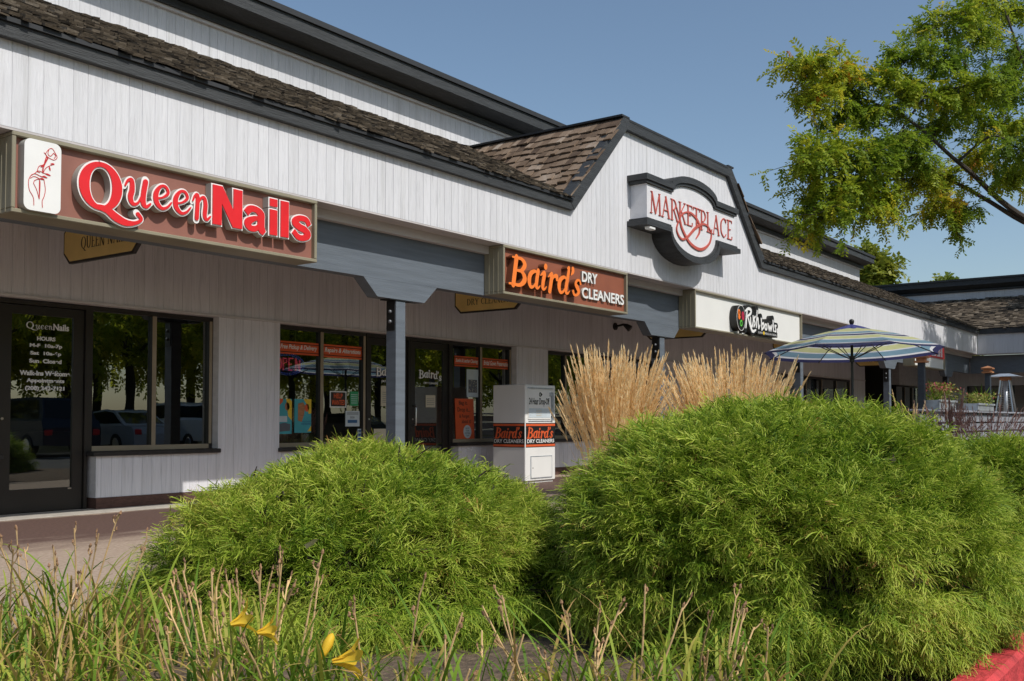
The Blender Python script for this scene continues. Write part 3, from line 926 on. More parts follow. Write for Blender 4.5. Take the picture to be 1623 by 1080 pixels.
for a, b in PL:
    mb.box(a, b, YW - .012, YW + .27, 0, .133)
mb.build('plinth', M['brick_brown'], B)

GY = YW + .16          # glass plane
def pane(parent, x0, x1, z0, z1):
    m_ = MB(); m_.quad((x0, GY, z0), (x1, GY, z0), (x1, GY, z1), (x0, GY, z1))
    return m_.build('pane', M['glass'], parent)

def window(x0, x1, z0, z1, mull, label=None, sill=True):
    """aluminium shop window: dark outer frame, paler face on mullions and bottom rail"""
    f = MB()
    a, b = GY - .045, GY + .05
    f.box(x0, x0 + .05, a, b, z0, z1)
    f.box(x1 - .055, x1, a, b, z0, z1)
    f.box(x1 - .0535, x1 - .012, a - .003, a, z0 + .06, z1 - .05, 1)
    f.box(x0 + .05, x1 - .055, a, b, z1 - .05, z1)
    f.box(x0 + .05, x1 - .055, a - .004, b, z0, z0 + .055, 1)
    xs = [x0 + .05]
    for m_ in mull:
        f.box(m_ - .03, m_ + .03, a, b, z0 + .055, z1 - .05)
        f.box(m_ - .0275, m_ + .0275, a - .004, a, z0 + .055, z1 - .05, 1)
        xs += [m_ - .03, m_ + .03]
    xs.append(x1 - .055)
    w_ = f.build('window', [M['bronze'], M['bronze_light']], B)
    if label: w_['label'] = label
    for i in range(0, len(xs), 2):
        pane(w_, xs[i], xs[i + 1], z0 + .055, z1 - .05)
    if sill:
        s = MB(); s.bbox(x0 - .02, x1 + .015, YW - .055, GY - .047, z0 - .055, z0 - .002, .008)
        s.build('sill', M['sill'], w_)
    return w_

def door(x0, x1, z1, gl, label=None, handle=None):
    """glazed aluminium door leaf; gl = glass (x0, x1, z0, z1)"""
    f = MB()
    a, b = GY - .02, GY + .03
    g0, g1, h0, h1 = gl
    f.box(x0, g0, a, b, .02, z1); f.box(g1, x1, a, b, .02, z1)
    f.box(g0, g1, a, b, .02, h0); f.box(g0, g1, a, b, h1, z1)
    # hinge jambs and head of the frame round the leaf
    f.box(x0 - .045, x0 - .006, a - .03, b + .04, .012, z1 + .05)
    f.box(x1 + .006, x1 + .045, a - .03, b + .04, .012, z1 + .05)
    f.box(x0 - .006, x1 + .006, a - .03, b + .04, z1 + .006, z1 + .05)
    d = f.build('door', M['bronze'], B)
    if label: d['label'] = label
    pane(d, g0, g1, h0, h1)
    if handle is not None:
        h = MB()
        h.tube([(handle, a, .92), (handle, a - .06, .93), (handle, a - .065, .97), (handle, a - .065, 1.18), (handle, a - .06, 1.22), (handle, a, 1.23)], .014, 8)
        h.build('handle', M['steel'], d, smooth=True)
    k = MB(); k.tube([(x0 + .035, a, 1.02), (x0 + .035, a - .01, 1.02)], .014, 10)
    k.build('lock', M['steel'], d)
    return d

D1 = door(5.285, 6.225, 2.235, (5.41, 6.105, .265, 2.14), 'narrow black door lettered with opening hours')
WN1 = window(6.272, 7.948, .655, 2.292, [7.11])
WN0 = window(3.352, 5.235, .655, 2.292, [4.3])
WN2 = window(8.932, 10.655, .64, 2.292, [9.785])
D2 = door(10.71, 11.57, 2.235, (10.79, 11.5, .3, 2.13), 'left door leaf of the dry cleaners beside the blue-grey post')
D3 = door(11.665, 12.55, 2.235, (11.76, 12.44, .3, 2.13), 'right door leaf with a pull handle', handle=11.715)
WN3 = window(12.6, 14.248, .64, 2.292, [13.39])
WN4 = window(15.222, 19.498, .66, 2.285, [15.98, 17.2, 18.4])
WN5 = window(25.962, 32.498, .66, 2.285, [27.3, 28.6, 29.9, 31.2])
WN6 = window(37.6, 40.78, .2, 2.29, [38.7, 39.7], sill=False)

# ---- dim rooms behind the glass
mb = MB()
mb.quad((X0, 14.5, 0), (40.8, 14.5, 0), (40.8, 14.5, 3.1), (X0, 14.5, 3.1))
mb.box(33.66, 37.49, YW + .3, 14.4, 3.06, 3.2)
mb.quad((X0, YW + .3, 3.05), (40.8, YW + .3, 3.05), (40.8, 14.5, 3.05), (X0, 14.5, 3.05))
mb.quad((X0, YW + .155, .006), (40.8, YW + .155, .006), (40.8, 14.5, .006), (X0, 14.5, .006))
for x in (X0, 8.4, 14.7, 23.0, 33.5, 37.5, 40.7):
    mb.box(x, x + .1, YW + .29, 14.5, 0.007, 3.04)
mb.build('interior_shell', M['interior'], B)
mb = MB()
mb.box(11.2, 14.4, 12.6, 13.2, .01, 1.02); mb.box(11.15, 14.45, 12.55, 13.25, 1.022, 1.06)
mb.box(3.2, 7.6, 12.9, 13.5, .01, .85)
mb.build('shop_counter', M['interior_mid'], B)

# ---- eave trim, gable trim
mb = MB()
for a, b in ((X0, 12.15), (18.98, X1 - .07)):
    mb.box(a, b, YF - .075, YF - .002, 4.035, 4.148)
    mb.box(a, b, YF - .07, YF - .002, 4.1515, 4.2)
mb.build('eave_trim', M['trim'], B)
mb = MB()
for a, b in ((X0, 12.1), (19.03, X1 - .07)):
    mb.box(a, b, YF - .1, YF - .0775, 4.152, 4.19)
mb.build('drip_edge', M['metal_cap'], B)
fy = lambda u, v, q: (u, q, v)
mb = MB(); mb.prism([(12.0, 4.2), (13.565, 5.735), (13.67, 5.565), (12.152, 4.035)], fy, YF - .08, YF + .1); mb.build('rake_trim', M['trim'], B)
mb = MB(); mb.prism([(13.567, 5.735), (17.558, 5.735), (17.45, 5.565), (13.672, 5.565)], fy, YF - .08, YF + .1); mb.build('gable_top_trim', M['trim'], B)
mb = MB(); mb.prism([(17.56, 5.735), (19.13, 4.2), (18.978, 4.035), (17.452, 5.565)], fy, YF - .08, YF + .1); mb.build('rake_trim', M['trim'], B)
for xa in (13.5, 17.4):
    mb = MB(); mb.box(xa, xa + .24, YF - .085, 11.04, 5.737, 5.768); mb.build('ridge_cap', M['metal_cap'], B)
mb = MB(); mb.box(13.74, 17.4, YF - .085, 11.04, 5.70, 5.7365); mb.build('gable_flat_roof', M['metal_cap'], B)

# ---- shake roofs
SL = Vector((0, 3.12, 1.55)); LEN = SL.length; SL.normalize()
NL = Vector((0, -SL.z, SL.y))
O1 = Vector((X0, YF - .1, 4.178))
def keep_main(x, y):
    X = X0 + x; p = O1 + SL * y
    if p.y > YU - .03: return False
    rise = p.z - 4.19
    if 12.15 + .953 * rise - .1 < X < 18.98 - .953 * rise + .1: return False
    return X < 38.25 + (p.y - YF)
mb = MB()
shakes(mb, O1, (1, 0, 0), SL, NL, 46, LEN, keep_main, expo=.155, seed=2, wmin=.06, wmax=.17)
mb.build('shake_roof', M['shake'], B)
mb = MB()
p0 = O1 - NL * .01; 
q0 = p0 + SL * LEN
mb.quad((X0, p0.y, p0.z), (12.1, p0.y, p0.z), (12.1, q0.y, q0.z), (X0, q0.y, q0.z))
mb.quad((19.03, p0.y, p0.z), (38.2, p0.y, p0.z), (41.3, q0.y, q0.z), (19.03, q0.y, q0.z))
mb.quad((12.1, YF + .25, p0.z + .17), (19.03, YF + .25, p0.z + .17), (19.03, q0.y, q0.z), (12.1, q0.y, q0.z))
mb.build('roof_deck', M['underlay'], B)
# the two steep sides of the gable
for sg, xb, xt, sd in ((1, 12.08, 13.58, 7), (-1, 19.05, 17.56, 8)):
    S2 = Vector((xt - xb, 0, 1.52)); L2 = S2.length; S2.normalize()
    N2 = Vector((-S2.z * sg, 0, abs(S2.x)))
    Og = Vector((xb, YF - .05, 4.205))
    def keep_g(x, y, S2=S2, Og=Og, L2=L2, sg=sg):
        z = Og.z + S2.z * y
        Y = Og.y + x
        if z > (5.66 if sg > 0 else 5.50) or y < -.01: return False
        if sg > 0 and 1.72 < x < 1.94 and .74 < y < .93: return False      # a shake blown off
        return Y < YF + (z - 4.19) / .497 + .22 and Y < YU
    mb = MB()
    shakes(mb, Og, (0, 1, 0), S2, N2, 3.2, L2, keep_g, expo=.185, seed=sd, wmin=.08, wmax=.19, thick=.02)
    mb.build('gable_shake_roof', M['shake_warm'], B)
    mb = MB()
    a = Og - N2 * .004; b = a + S2 * L2
    mb.add([a, b, (b.x, YU, b.z)], [(0, 1, 2)])
    mb.build('gable_roof_deck', M['underlay'], B)

# ---- upper storey wall, eaves and flat roof
mb = MB(); siding(mb, X0, 35.05, 5.6, 6.21, YU)
mb.build('upper_wall_siding', M['siding'], B)
mb = MB(); mb.box(X0, 35.05, YU + .007, 22, 5.4, 6.56); mb.build('upper_wall_core', M['trim_white'], B)
mb = MB(); mb.box(X0, 35.1, YU - .05, YU - .002, 6.205, 6.245); mb.build('frieze_board', M['trim_white'], B)
mb = MB(); mb.box(X0, 35.2, YU - .1, YU - .052, 6.248, 6.335)
mb.box(X0, 35.3, 10.62, 10.68, 6.41, 6.578)
mb.box(35.24, 35.3, 10.682, 22, 6.41, 6.578)
mb.build('upper_fascia', M['trim'], B)
mb = MB(); mb.add([(X0, 10.681, 6.42), (35.238, 10.681, 6.42), (35.238, 11.05, 6.337), (X0, 11.05, 6.337), (X0, 10.681, 6.44), (35.238, 10.681, 6.44), (35.238, 11.05, 6.36), (X0, 11.05, 6.36)],
       [(3, 2, 1, 0), (4, 5, 6, 7), (0, 1, 5, 4), (1, 2, 6, 5)])
mb.build('upper_soffit', M['trim'], B)
mb = MB(); mb.box(X0, 35.33, 10.585, 22, 6.582, 6.662); mb.build('roof_edge_cap', M['metal_cap'], B)
mb = MB(); mb.box(35.06, 41.2, YU + .02, 22, 5.5, 5.69); mb.build('low_flat_roof', M['metal_cap'], B)

# ================================================================== wing at the far end, facing back along the shops
WB = thing('restaurant_wing', 'shaded white wing at the far end with a low shake roof', 'building', (42, 6, 0))
XF = 38.2
mb = MB(); siding(mb, -2, YF - .005, 3.342, 4.06, XF, 'x'); mb.build('fascia_siding', M['siding'], WB)
mb = MB(); mb.box(XF + .007, XF + .2, -2, YF - .01, 3.343, 4.1); mb.build('fascia_framing', M['trim_white'], WB)
mb = MB(); mb.box(XF - .075, XF - .002, -2, YF - .08, 4.02, 4.2); mb.build('eave_trim', M['trim'], WB)
mb = MB(); mb.box(XF + .002, XF + .4, -2, YF + .3, 3.31, 3.3405); mb.build('soffit_board', M['soffit'], WB)
mb = MB(); mb.box(XF + .402, XF + .56, -2, YB - .002, 2.67, 3.3); mb.build('beam', M['beam'], WB)
S3 = Vector((3.12, 0, 1.42)); L3 = S3.length; S3.normalize()
O3 = Vector((XF - .08, -2, 4.185))
mb = MB()
shakes(mb, O3, (0, 1, 0), S3, Vector((-S3.z, 0, S3.x)), 14, L3, lambda x, y: -2 + x < YF + (S3 * y).x + .1, seed=9)
mb.build('shake_roof', M['shake'], WB)
mb = MB()
a = O3 + Vector((.01, 0, -.01)); b = a + S3 * L3
mb.quad((a.x, -2, a.z), (a.x, YF, a.z), (b.x, YF + 3.1, b.z), (b.x, -2, b.z)); mb.build('roof_deck', M['underlay'], WB)
mb = MB(); siding(mb, 6.2, 14, 5.52, 5.9, 41.22, 'x'); mb.build('upper_wall_siding', M['siding'], WB)
mb = MB(); mb.box(41.226, 52, 6.2, 14, 5.4, 6.25); mb.build('upper_wall_core', M['trim_white'], WB)
mb = MB()
mb.box(40.9, 40.96, 5.6, 14.5, 6.13, 6.31)
mb.box(41.16, 41.215, 5.9, 14.2, 5.902, 5.98)
mb.add([(40.962, 5.6, 6.14), (41.22, 5.6, 5.985), (41.22, 14.5, 5.985), (40.962, 14.5, 6.14)], [(0, 1, 2, 3)])
mb.build('upper_fascia', M['trim'], WB)
mb = MB(); mb.box(40.86, 52, 5.55, 14.5, 6.314, 6.385); mb.build('roof_edge_cap', M['metal_cap'], WB)
mb = MB()
siding(mb, -2, YW - .02, 2.3, 3.19, 40.8, 'x'); siding(mb, -2, 2.5, .0, 2.297, 40.8, 'x'); siding(mb, 8.9, YW - .02, .0, 2.297, 40.8, 'x')
mb.box(40.81, 41.1, -2, YW - .02, 2.301, 3.19, 1)
mb.build('wall_siding', [M['siding_shop'], M['trim_white']], WB)
mb = MB(); mb.box(XF + .562, 40.79, -2, YB + .1, 3.2, 3.25); mb.build('porch_ceiling', M['ceiling'], WB)
mb = MB()
for y in (2.55, 4.1, 5.7, 7.3, 8.85):
    mb.box(40.86, 40.94, y - .03, y + .03, .05, 2.295)
mb.box(40.86, 40.94, 2.52, 8.88, .6, .66)
wf = mb.build('window', M['bronze'], WB)
mb = MB(); mb.quad((40.9, 2.5, .05), (40.9, 8.9, .05), (40.9, 8.9, 2.295), (40.9, 2.5, 2.295)); mb.build('pane', M['glass'], wf)
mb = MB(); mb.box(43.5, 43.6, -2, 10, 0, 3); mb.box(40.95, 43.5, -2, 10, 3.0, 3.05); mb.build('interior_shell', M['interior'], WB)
for y in (1.2, 6.0):
    mb = MB()
    mb.bbox(XF + .4, XF + .566, y - .083, y + .083, .02, 2.668, .006)
    mb.build('post', M['beam'], WB)

# ================================================================== shop signs
def cabinet(name, label, x0, x1, z0, z1, face_mat, mat, rim=.035, deep=.055, cat='shop sign'):
    t = thing(name, label, cat, ((x0 + x1) / 2, 8.29, (z0 + z1) / 2), 'box signs under the white fascia')
    y0, y1 = 7.966, 8.294
    m_ = MB()
    m_.bbox(x0, x1, y0, y1, z0, z0 + rim, .006); m_.bbox(x0, x1, y0, y1, z1 - rim, z1, .006)
    m_.bbox(x0, x0 + rim, y0 + .002, y1, z0 + rim + .001, z1 - rim - .001, .006)
    m_.bbox(x1 - rim, x1, y0 + .002, y1, z0 + rim + .001, z1 - rim - .001, .006)
    # shallow ribs of the folded side sheets
    for k in range(3):
        yy = y0 + .09 + k * .075
        m_.box(x0 - .004, x0, yy, yy + .012, z0 + .01, z1 - .01)
    m_.build('cabinet', mat, t)
    m_ = MB(); m_.box(x0 + rim - .003, x1 - rim + .003, y0 + deep, y0 + deep + .03, z0 + rim - .003, z1 - rim + .003)
    m_.build('face_panel', face_mat, t)
    return t, face_front(y0 + deep)

# --- nail salon
S1, fn = cabinet('nail_salon_sign', 'wide brown box sign with big red white-edged letters and a hand-and-rose plate', 4.04, 7.29, 2.665, 3.319, M['face_brown'], M['cab'])
def rrect(x0, x1, z0, z1, r, n=6):
    out = []
    for cx, cz, a0 in ((x1 - r, z1 - r, 0), (x0 + r, z1 - r, 90), (x0 + r, z0 + r, 180), (x1 - r, z0 + r, 270)):
        for k in range(n + 1):
            a = math.radians(a0 + 90 * k / n)
            out.append((cx + r * math.cos(a), cz + r * math.sin(a)))
    return out
mb = MB(); mb.prism(rrect(4.115, 4.425, 2.695, 3.275, .055), fn, .10, .003, 0, 1)
lp = mb.build('logo_plate', [M['white'], M['letter_side']], S1)
HAND = [  # hand holding a rose, line drawing in plate units (0..1)
 [(.56, .83), (.65, .90), (.74, .92), (.82, .87), (.88, .81), (.80, .765), (.68, .775), (.59, .80), (.56, .83)],
 [(.65, .90), (.63, .83), (.70, .81), (.78, .86)], [(.78, .86), (.84, .83), (.80, .79)], [(.52, .84), (.58, .81), (.62, .775)],
 [(.62, .775), (.50, .64), (.48, .55)], [(.64, .775), (.53, .65), (.50, .55)], [(.80, .70), (.68, .67), (.57, .62), (.50, .54)],
 [(.34, .55), (.39, .63), (.51, .665)], [(.34, .55), (.42, .545)],
 [(.28, .52), (.38, .565), (.56, .545), (.70, .53)], [(.18, .48), (.28, .515), (.45, .495), (.60, .49)], [(.16, .44), (.27, .475), (.44, .455), (.53, .455)],
 [(.28, .52), (.18, .48), (.12, .40), (.14, .28), (.25, .18), (.27, .07)], [(.53, .455), (.57, .32), (.54, .22), (.49, .15), (.50, .06)],
 [(.25, .38), (.29, .425), (.42, .43), (.41, .17)], [(.25, .38), (.34, .29), (.41, .17)]]
NAILS = [[(.44, .625, .01), (.50, .65, .04), (.52, .675, .01)], [(.55, .545, .008), (.63, .54, .035), (.71, .53, .006)], [(.47, .495, .008), (.54, .5, .035), (.62, .49, .006)], [(.40, .455, .008), (.47, .465, .03), (.54, .455, .006)],
         [(.70, .70, .006), (.76, .705, .03), (.81, .705, .005)], [(.66, .665, .006), (.68, .63, .03), (.70, .60, .005)], [(.41, .43, .014), (.41, .3, .016), (.41, .17, .01)], [(.60, .80, .02), (.55, .72, .016), (.52, .66, .01)]]
mb = MB()
pl = lambda p: (4.115 + .31 * p[0], 2.695 + .58 * p[1])
for q in HAND: stroke(mb, [pl(p) + (.0042,) for p in q], fn, .0025, .1005)
for q in NAILS: stroke(mb, [pl(p) + (p[2] * .42,) for p in q], fn, .003, .1005)
mb.build('hand_drawing', M['red_line'], lp)
def q_letter(ch, x, v0, k, h):
    m_ = MB()
    for q in QUEEN[ch]: stroke(m_, [(x + a * k, v0 + b * h, wt * (k + h) / 2) for a, b, wt in q], fn, .085, .003, .014, 0, 1, True, True)
    L = m_.build('letter', [M['white'], M['letter_side']], S1)
    m_ = MB()
    for q in QUEEN[ch]: stroke(m_, [(x + a * k, v0 + b * h, wt * (k + h) / 2) for a, b, wt in q], fn, .012, .087, 0, 0, None, True, True)
    m_.build('letter_face', M['red'], L)
q_letter('Q', 4.607, 2.69, .424, .52)
q_letter('u', 5.015, 2.885, .255, .235)
q_letter('e', 5.285, 2.90, .205, .225)
q_letter('e', 5.490, 2.89, .205, .225)
q_letter('n', 5.71, 2.875, .20, .235)
def poly_grow(P, o):
    """offset a counter-clockwise outline outwards by o (mitred)"""
    out = []; n = len(P)
    for i in range(n):
        a, b, c = P[i - 1], P[i], P[(i + 1) % n]
        d1 = Vector((b[0] - a[0], b[1] - a[1])).normalized(); d2 = Vector((c[0] - b[0], c[1] - b[1])).normalized()
        n1 = Vector((d1.y, -d1.x)); n2 = Vector((d2.y, -d2.x)); m_ = (n1 + n2)
        k = o / max(.35, (1 + n1.dot(n2)) / 2) / 2
        out.append((b[0] + m_.x * k, b[1] + m_.y * k))
    return out
BLOCK = {
 'N': ([[(0, 0), (.30, 0), (.30, .56), (.68, 0), (1, 0), (1, 1), (.70, 1), (.70, .44), (.32, 1), (0, 1)]], []),
 'a': ([], [[(.10, .68, .26), (.26, .86, .25), (.52, .885, .23), (.74, .74, .30), (.75, .5, .32), (.75, .25, .32), (.80, .10, .3), (.90, .0, .2)], [(.72, .56, .14), (.42, .50, .2), (.17, .31, .30), (.28, .12, .23), (.52, .13, .2), (.72, .32, .12)]]),
 'i': ([[(0, 0), (1, 0), (1, .70), (0, .70)], [(0, .79), (1, .79), (1, 1), (0, 1)]], []),
 'l': ([[(0, 0), (1, 0), (1, 1), (0, 1)]], []),
 's': ([], [[(.90, .66, .22), (.74, .87, .22), (.40, .885, .22), (.17, .70, .30), (.40, .53, .28), (.66, .45, .28), (.83, .27, .30), (.62, .115, .23), (.34, .115, .23), (.10, .32, .22)]])}
for ch, a, b, z0, z1 in (('N', 5.93, 6.275, 2.86, 3.235), ('a', 6.295, 6.575, 2.86, 3.11), ('i', 6.615, 6.71, 2.86, 3.225), ('l', 6.755, 6.86, 2.86, 3.225), ('s', 6.895, 7.165, 2.86, 3.115)):
    polys, strokes_ = BLOCK[ch]
    k, h = b - a, z1 - z0
    mw, mf = MB(), MB()
    for P in polys:
        P = [(a + u * k, z0 + v * h) for u, v in P]
        mw.prism(poly_grow(P, .013), fn, .088, .003, 0, 1, back=False)
        mf.prism(P, fn, .1, .0885, back=False)
    for q in strokes_:
        q = [(a + u * k, z0 + v * h, wt * (k + h) / 2) for u, v, wt in q]
        stroke(mw, q, fn, .085, .003, .013, 0, 1); stroke(mf, q, fn, .012, .0875)
    L = mw.build('letter', [M['white'], M['letter_side']], S1)
    mf.build('letter_face', M['red'], L)

# --- dry cleaners
S2_, fn = cabinet('dry_cleaners_sign', 'rust-brown box sign with orange script and white block capitals', 10.555, 13.80, 2.667, 3.319, M['face_brick'], M['cab'])
word, sl, z0, h = "Baird's", .2, 2.795, .385
kk = (1.80 - sl * h) / sum(SCRIPT[c][0] for c in word); x = 10.625
for c in word:
    m_ = MB(); wd = script_glyph(m_, c, fn, x, z0, kk, h, sl, .1, .003, .0, 0, 1)
    m_.build('letter', [M['orange'], M['orange_side']], S2_); x += wd
mb = MB(); text_into(mb, 'DRY', fn, 12.50, 12.93, 3.045, 3.20, .03, .003, 0, 1, .02); mb.build('lettering', [M['white'], M['letter_side']], S2_)
mb = MB(); text_into(mb, 'CLEANERS', fn, 12.50, 13.715, 2.805, 2.965, .03, .003, 0, 1, .02); mb.build('lettering', [M['white'], M['letter_side']], S2_)

# --- bowls
S3_, fn = cabinet('bowl_shop_sign', 'white box sign with a black disc of fruit marks and white brush lettering', 16.16, 21.33, 2.63, 3.319, M['face_white'], M['cab'], .03)
mb = MB()
mb.prism([(17.885 + .2 * math.cos(i * math.pi / 20), 2.94 + .245 * math.sin(i * math.pi / 20)) for i in range(40)], fn, .15, .003, 0)
dk = mb.build('disc', M['black'], S3_)
mb = MB(); stroke(mb, ring_pts(17.885, 2.94, .193, .238, .008, .008, 0, 360, 30), fn, .003, .152); mb.build('disc_rim', M['white_vinyl'], dk)
mb = MB(); stroke(mb, ring_pts(17.79, 3.035, .038, .05, .03, .03), fn, .003, .152); stroke(mb, [(17.77, 2.975, .05), (17.80, 2.94, .07), (17.84, 2.975, .03)], fn, .003, .152); mb.build('fruit_mark', M['orange'], dk)
mb = MB(); stroke(mb, ring_pts(17.965, 2.985, .035, .06, .05, .05), fn, .003, .152); mb.build('fruit_mark', M['crimson'], dk)
mb = MB(); stroke(mb, ring_pts(17.885, 2.84, .042, .048, .022, .022), fn, .003, .152); stroke(mb, [(17.86, 2.90, .02), (17.885, 2.88, .02), (17.92, 2.905, .02)], fn, .003, .152); mb.build('fruit_mark', M['green'], dk)
BR = [[(18.245, 3.10, .05), (18.21, 2.94, .055), (18.185, 2.79, .05)], [(18.165, 3.10, .03), (18.30, 3.155, .055), (18.43, 3.14, .06), (18.41, 3.07, .055), (18.27, 3.01, .04)], [(18.27, 3.01, .04), (18.385, 2.845, .055), (18.50, 2.735, .06), (18.66, 2.77, .035)],
      [(18.405, 2.99, .045), (18.42, 2.87, .045), (18.475, 2.82, .04), (18.53, 2.92, .045), (18.53, 3.03, .04)], [(18.635, 3.03, .04), (18.57, 2.975, .045), (18.62, 2.90, .045), (18.565, 2.83, .04)],
      [(18.73, 3.15, .04), (18.685, 2.83, .045)], [(18.70, 2.94, .035), (18.765, 3.01, .045), (18.78, 2.90, .045), (18.80, 2.81, .04), (18.86, 2.88, .03)],
      [(18.93, 3.01, .045), (18.955, 2.795, .045)], [(18.946, 2.88, .035), (19.03, 2.935, .045), (19.055, 2.866, .045), (18.97, 2.80, .035)], ring_pts(19.163, 2.866, .05, .055, .045, .038, 0, 360, 14),
      [(19.27, 2.935, .045), (19.325, 2.81, .045)], [(19.325, 2.81, .04), (19.372, 2.895, .045), (19.415, 2.81, .045)], [(19.415, 2.81, .04), (19.475, 2.92, .045)], [(19.53, 3.02, .045), (19.545, 2.815, .045)],
      [(19.695, 2.93, .035), (19.625, 2.925, .04), (19.66, 2.87, .045), (19.675, 2.815, .04), (19.60, 2.81, .03)]]
mb = MB()
for q in BR: stroke(mb, q, fn, .11, .003, .042, 0, None, True, True)
mb.prism([(18.74, 2.785), (19.765, 2.785), (19.765, 2.69), (18.74, 2.69)], fn, .1125, .003)
bk = mb.build('backing_shape', M['black'], S3_)
mb = MB()
for q in BR: stroke(mb, q, fn, .003, .1145, 0, 0, None, True, True)
text_into(mb, 'ALL NATURAL', fn, 18.78, 19.0, 2.715, 2.755, .002, .1135)
text_into(mb, 'MEALS IN A BOWL', fn, 19.12, 19.73, 2.715, 2.755, .002, .1135)
mb.build('brush_lettering', M['white_vinyl'], bk)
mb = MB(); mb.prism([(19.06 + .04 * math.cos(i * math.pi / 8), 2.735 + .035 * math.sin(i * math.pi / 8)) for i in range(16)], fn, .117, .1135); mb.build('yellow_dot', M['yellow'], bk)

# --- restaurant at the far end
S4_, fn = cabinet('restaurant_sign', 'far box sign with a red upper panel under leaf shadow', 30.19, 33.68, 2.58, 3.319, M['face_white'], M['cab'], .03)
mb = MB(); mb.box(30.23, 33.64, 7.985, 8.015, 2.93, 3.285); mb.build('red_panel', M['red'], S4_)
mb = MB(); roman_into(mb, 'MAZZAH', face_front(7.985), 30.6, 33.3, 2.98, 3.24, .03, .002, 0, None, .06, 1.5); mb.build('lettering', M['white'], S4_)

# --- marketplace sign on the gable
S5_ = thing('gable_sign', 'white stucco sign with curved charcoal mouldings and salmon lettering high on the gable', 'building sign', (15.5, 7.96, 4.3))
fn = face_front(YF)
arcT = lambda z, a, h, n=18: [(15.5 - a * math.cos(math.pi * i / n), z + h * math.sin(math.pi * i / n)) for i in range(n + 1)]
arcB = lambda z, a, h, n=18: [(15.5 - a * math.cos(math.pi * i / n), z - h * math.sin(math.pi * i / n)) for i in range(n + 1)]
def strip_poly(mb, lo, hi, fn, a, b, mat=0):
    """band between two polylines of equal length"""
    n = len(lo)
    P = [fn(u, v, a) for u, v in lo] + [fn(u, v, a) for u, v in hi] + [fn(u, v, b) for u, v in lo] + [fn(u, v, b) for u, v in hi]
    F = []
    for i in range(n - 1):
        F += [(i, i + 1, n + i + 1, n + i), (2 * n + i, 2 * n + i + 1, i + 1, i), (n + i, n + i + 1, 3 * n + i + 1, 3 * n + i)]
    F += [(0, n, 3 * n, 2 * n), (n - 1, 3 * n - 1, 4 * n - 1, 2 * n - 1)]
    mb.add(P, F, mat)
tp = [(13.89, 4.725)] + arcT(4.725, .78, .20) + [(17.16, 4.725)]
bt = [(13.89, 4.18)] + arcB(4.18, .86, .40) + [(17.16, 4.18)]
mb = MB(); strip_poly(mb, bt, tp, fn, .30, .003); mb.build('panel', M['panel_white'], S5_)
lo = [(13.83, 4.728)] + arcT(4.728, .78, .20) + [(17.2, 4.728)]
hi = [(13.83, 4.77)] + arcT(4.77, .80, .205) + [(17.2, 4.77)]
mb = MB(); strip_poly(mb, lo, hi, fn, .335, .003)
lo = [(13.79, 4.772)] + arcT(4.772, .80, .205) + [(17.24, 4.772)]
hi = [(13.79, 4.865)] + arcT(4.865, .84, .22) + [(17.24, 4.865)]
strip_poly(mb, lo, hi, fn, .36, .003); mb.build('moulding', M['trim'], S5_)
hi = [(13.84, 4.178)] + arcB(4.178, .86, .40) + [(17.22, 4.178)]
lo = [(13.84, 4.14)] + arcB(4.14, .88, .42) + [(17.22, 4.14)]
mb = MB(); strip_poly(mb, lo, hi, fn, .335, .003)
hi = [(13.78, 4.138)] + arcB(4.138, .88, .42) + [(17.29, 4.138)]
lo = [(13.78, 4.055)] + arcB(4.055, .92, .40) + [(17.29, 4.055)]
strip_poly(mb, lo, hi, fn, .365, .003); mb.build('moulding', M['trim'], S5_)
mb = MB(); roman_into(mb, 'MARKETPLACE', fn, 13.98, 17.05, 4.275, 4.625, .014, .301, 0, None, .05, .78); mb.build('lettering', M['salmon'], S5_)
mb = MB()
sw = lambda pts: [(a, b, wd) for a, b, wd in pts]
stroke(mb, sw([(14.86, 4.52, .012), (14.97, 4.36, .035), (15.07, 4.18, .045), (15.36, 3.98, .05), (15.74, 3.93, .05), (16.08, 4.07, .035), (16.17, 4.28, .022), (15.94, 4.39, .03), (15.63, 4.31, .045), (15.25, 4.07, .04), (15.03, 4.01, .03), (14.87, 4.13, .025), (14.93, 4.28, .018)]), fn, .018, .3015)
stroke(mb, sw([(14.93, 4.26, .015), (15.08, 4.43, .025), (15.32, 4.50, .03), (15.55, 4.46, .04), (15.70, 4.36, .045), (15.71, 4.22, .035), (15.58, 4.09, .012)]), fn, .016, .3015)
mb.build('swirl', M['salmon'], S5_)
mb = MB(); mb.bbox(13.9, 14.08, 7.62, 7.72, 4.0, 4.052, .01); mb.build('spot_lamp', M['white'], S5_)

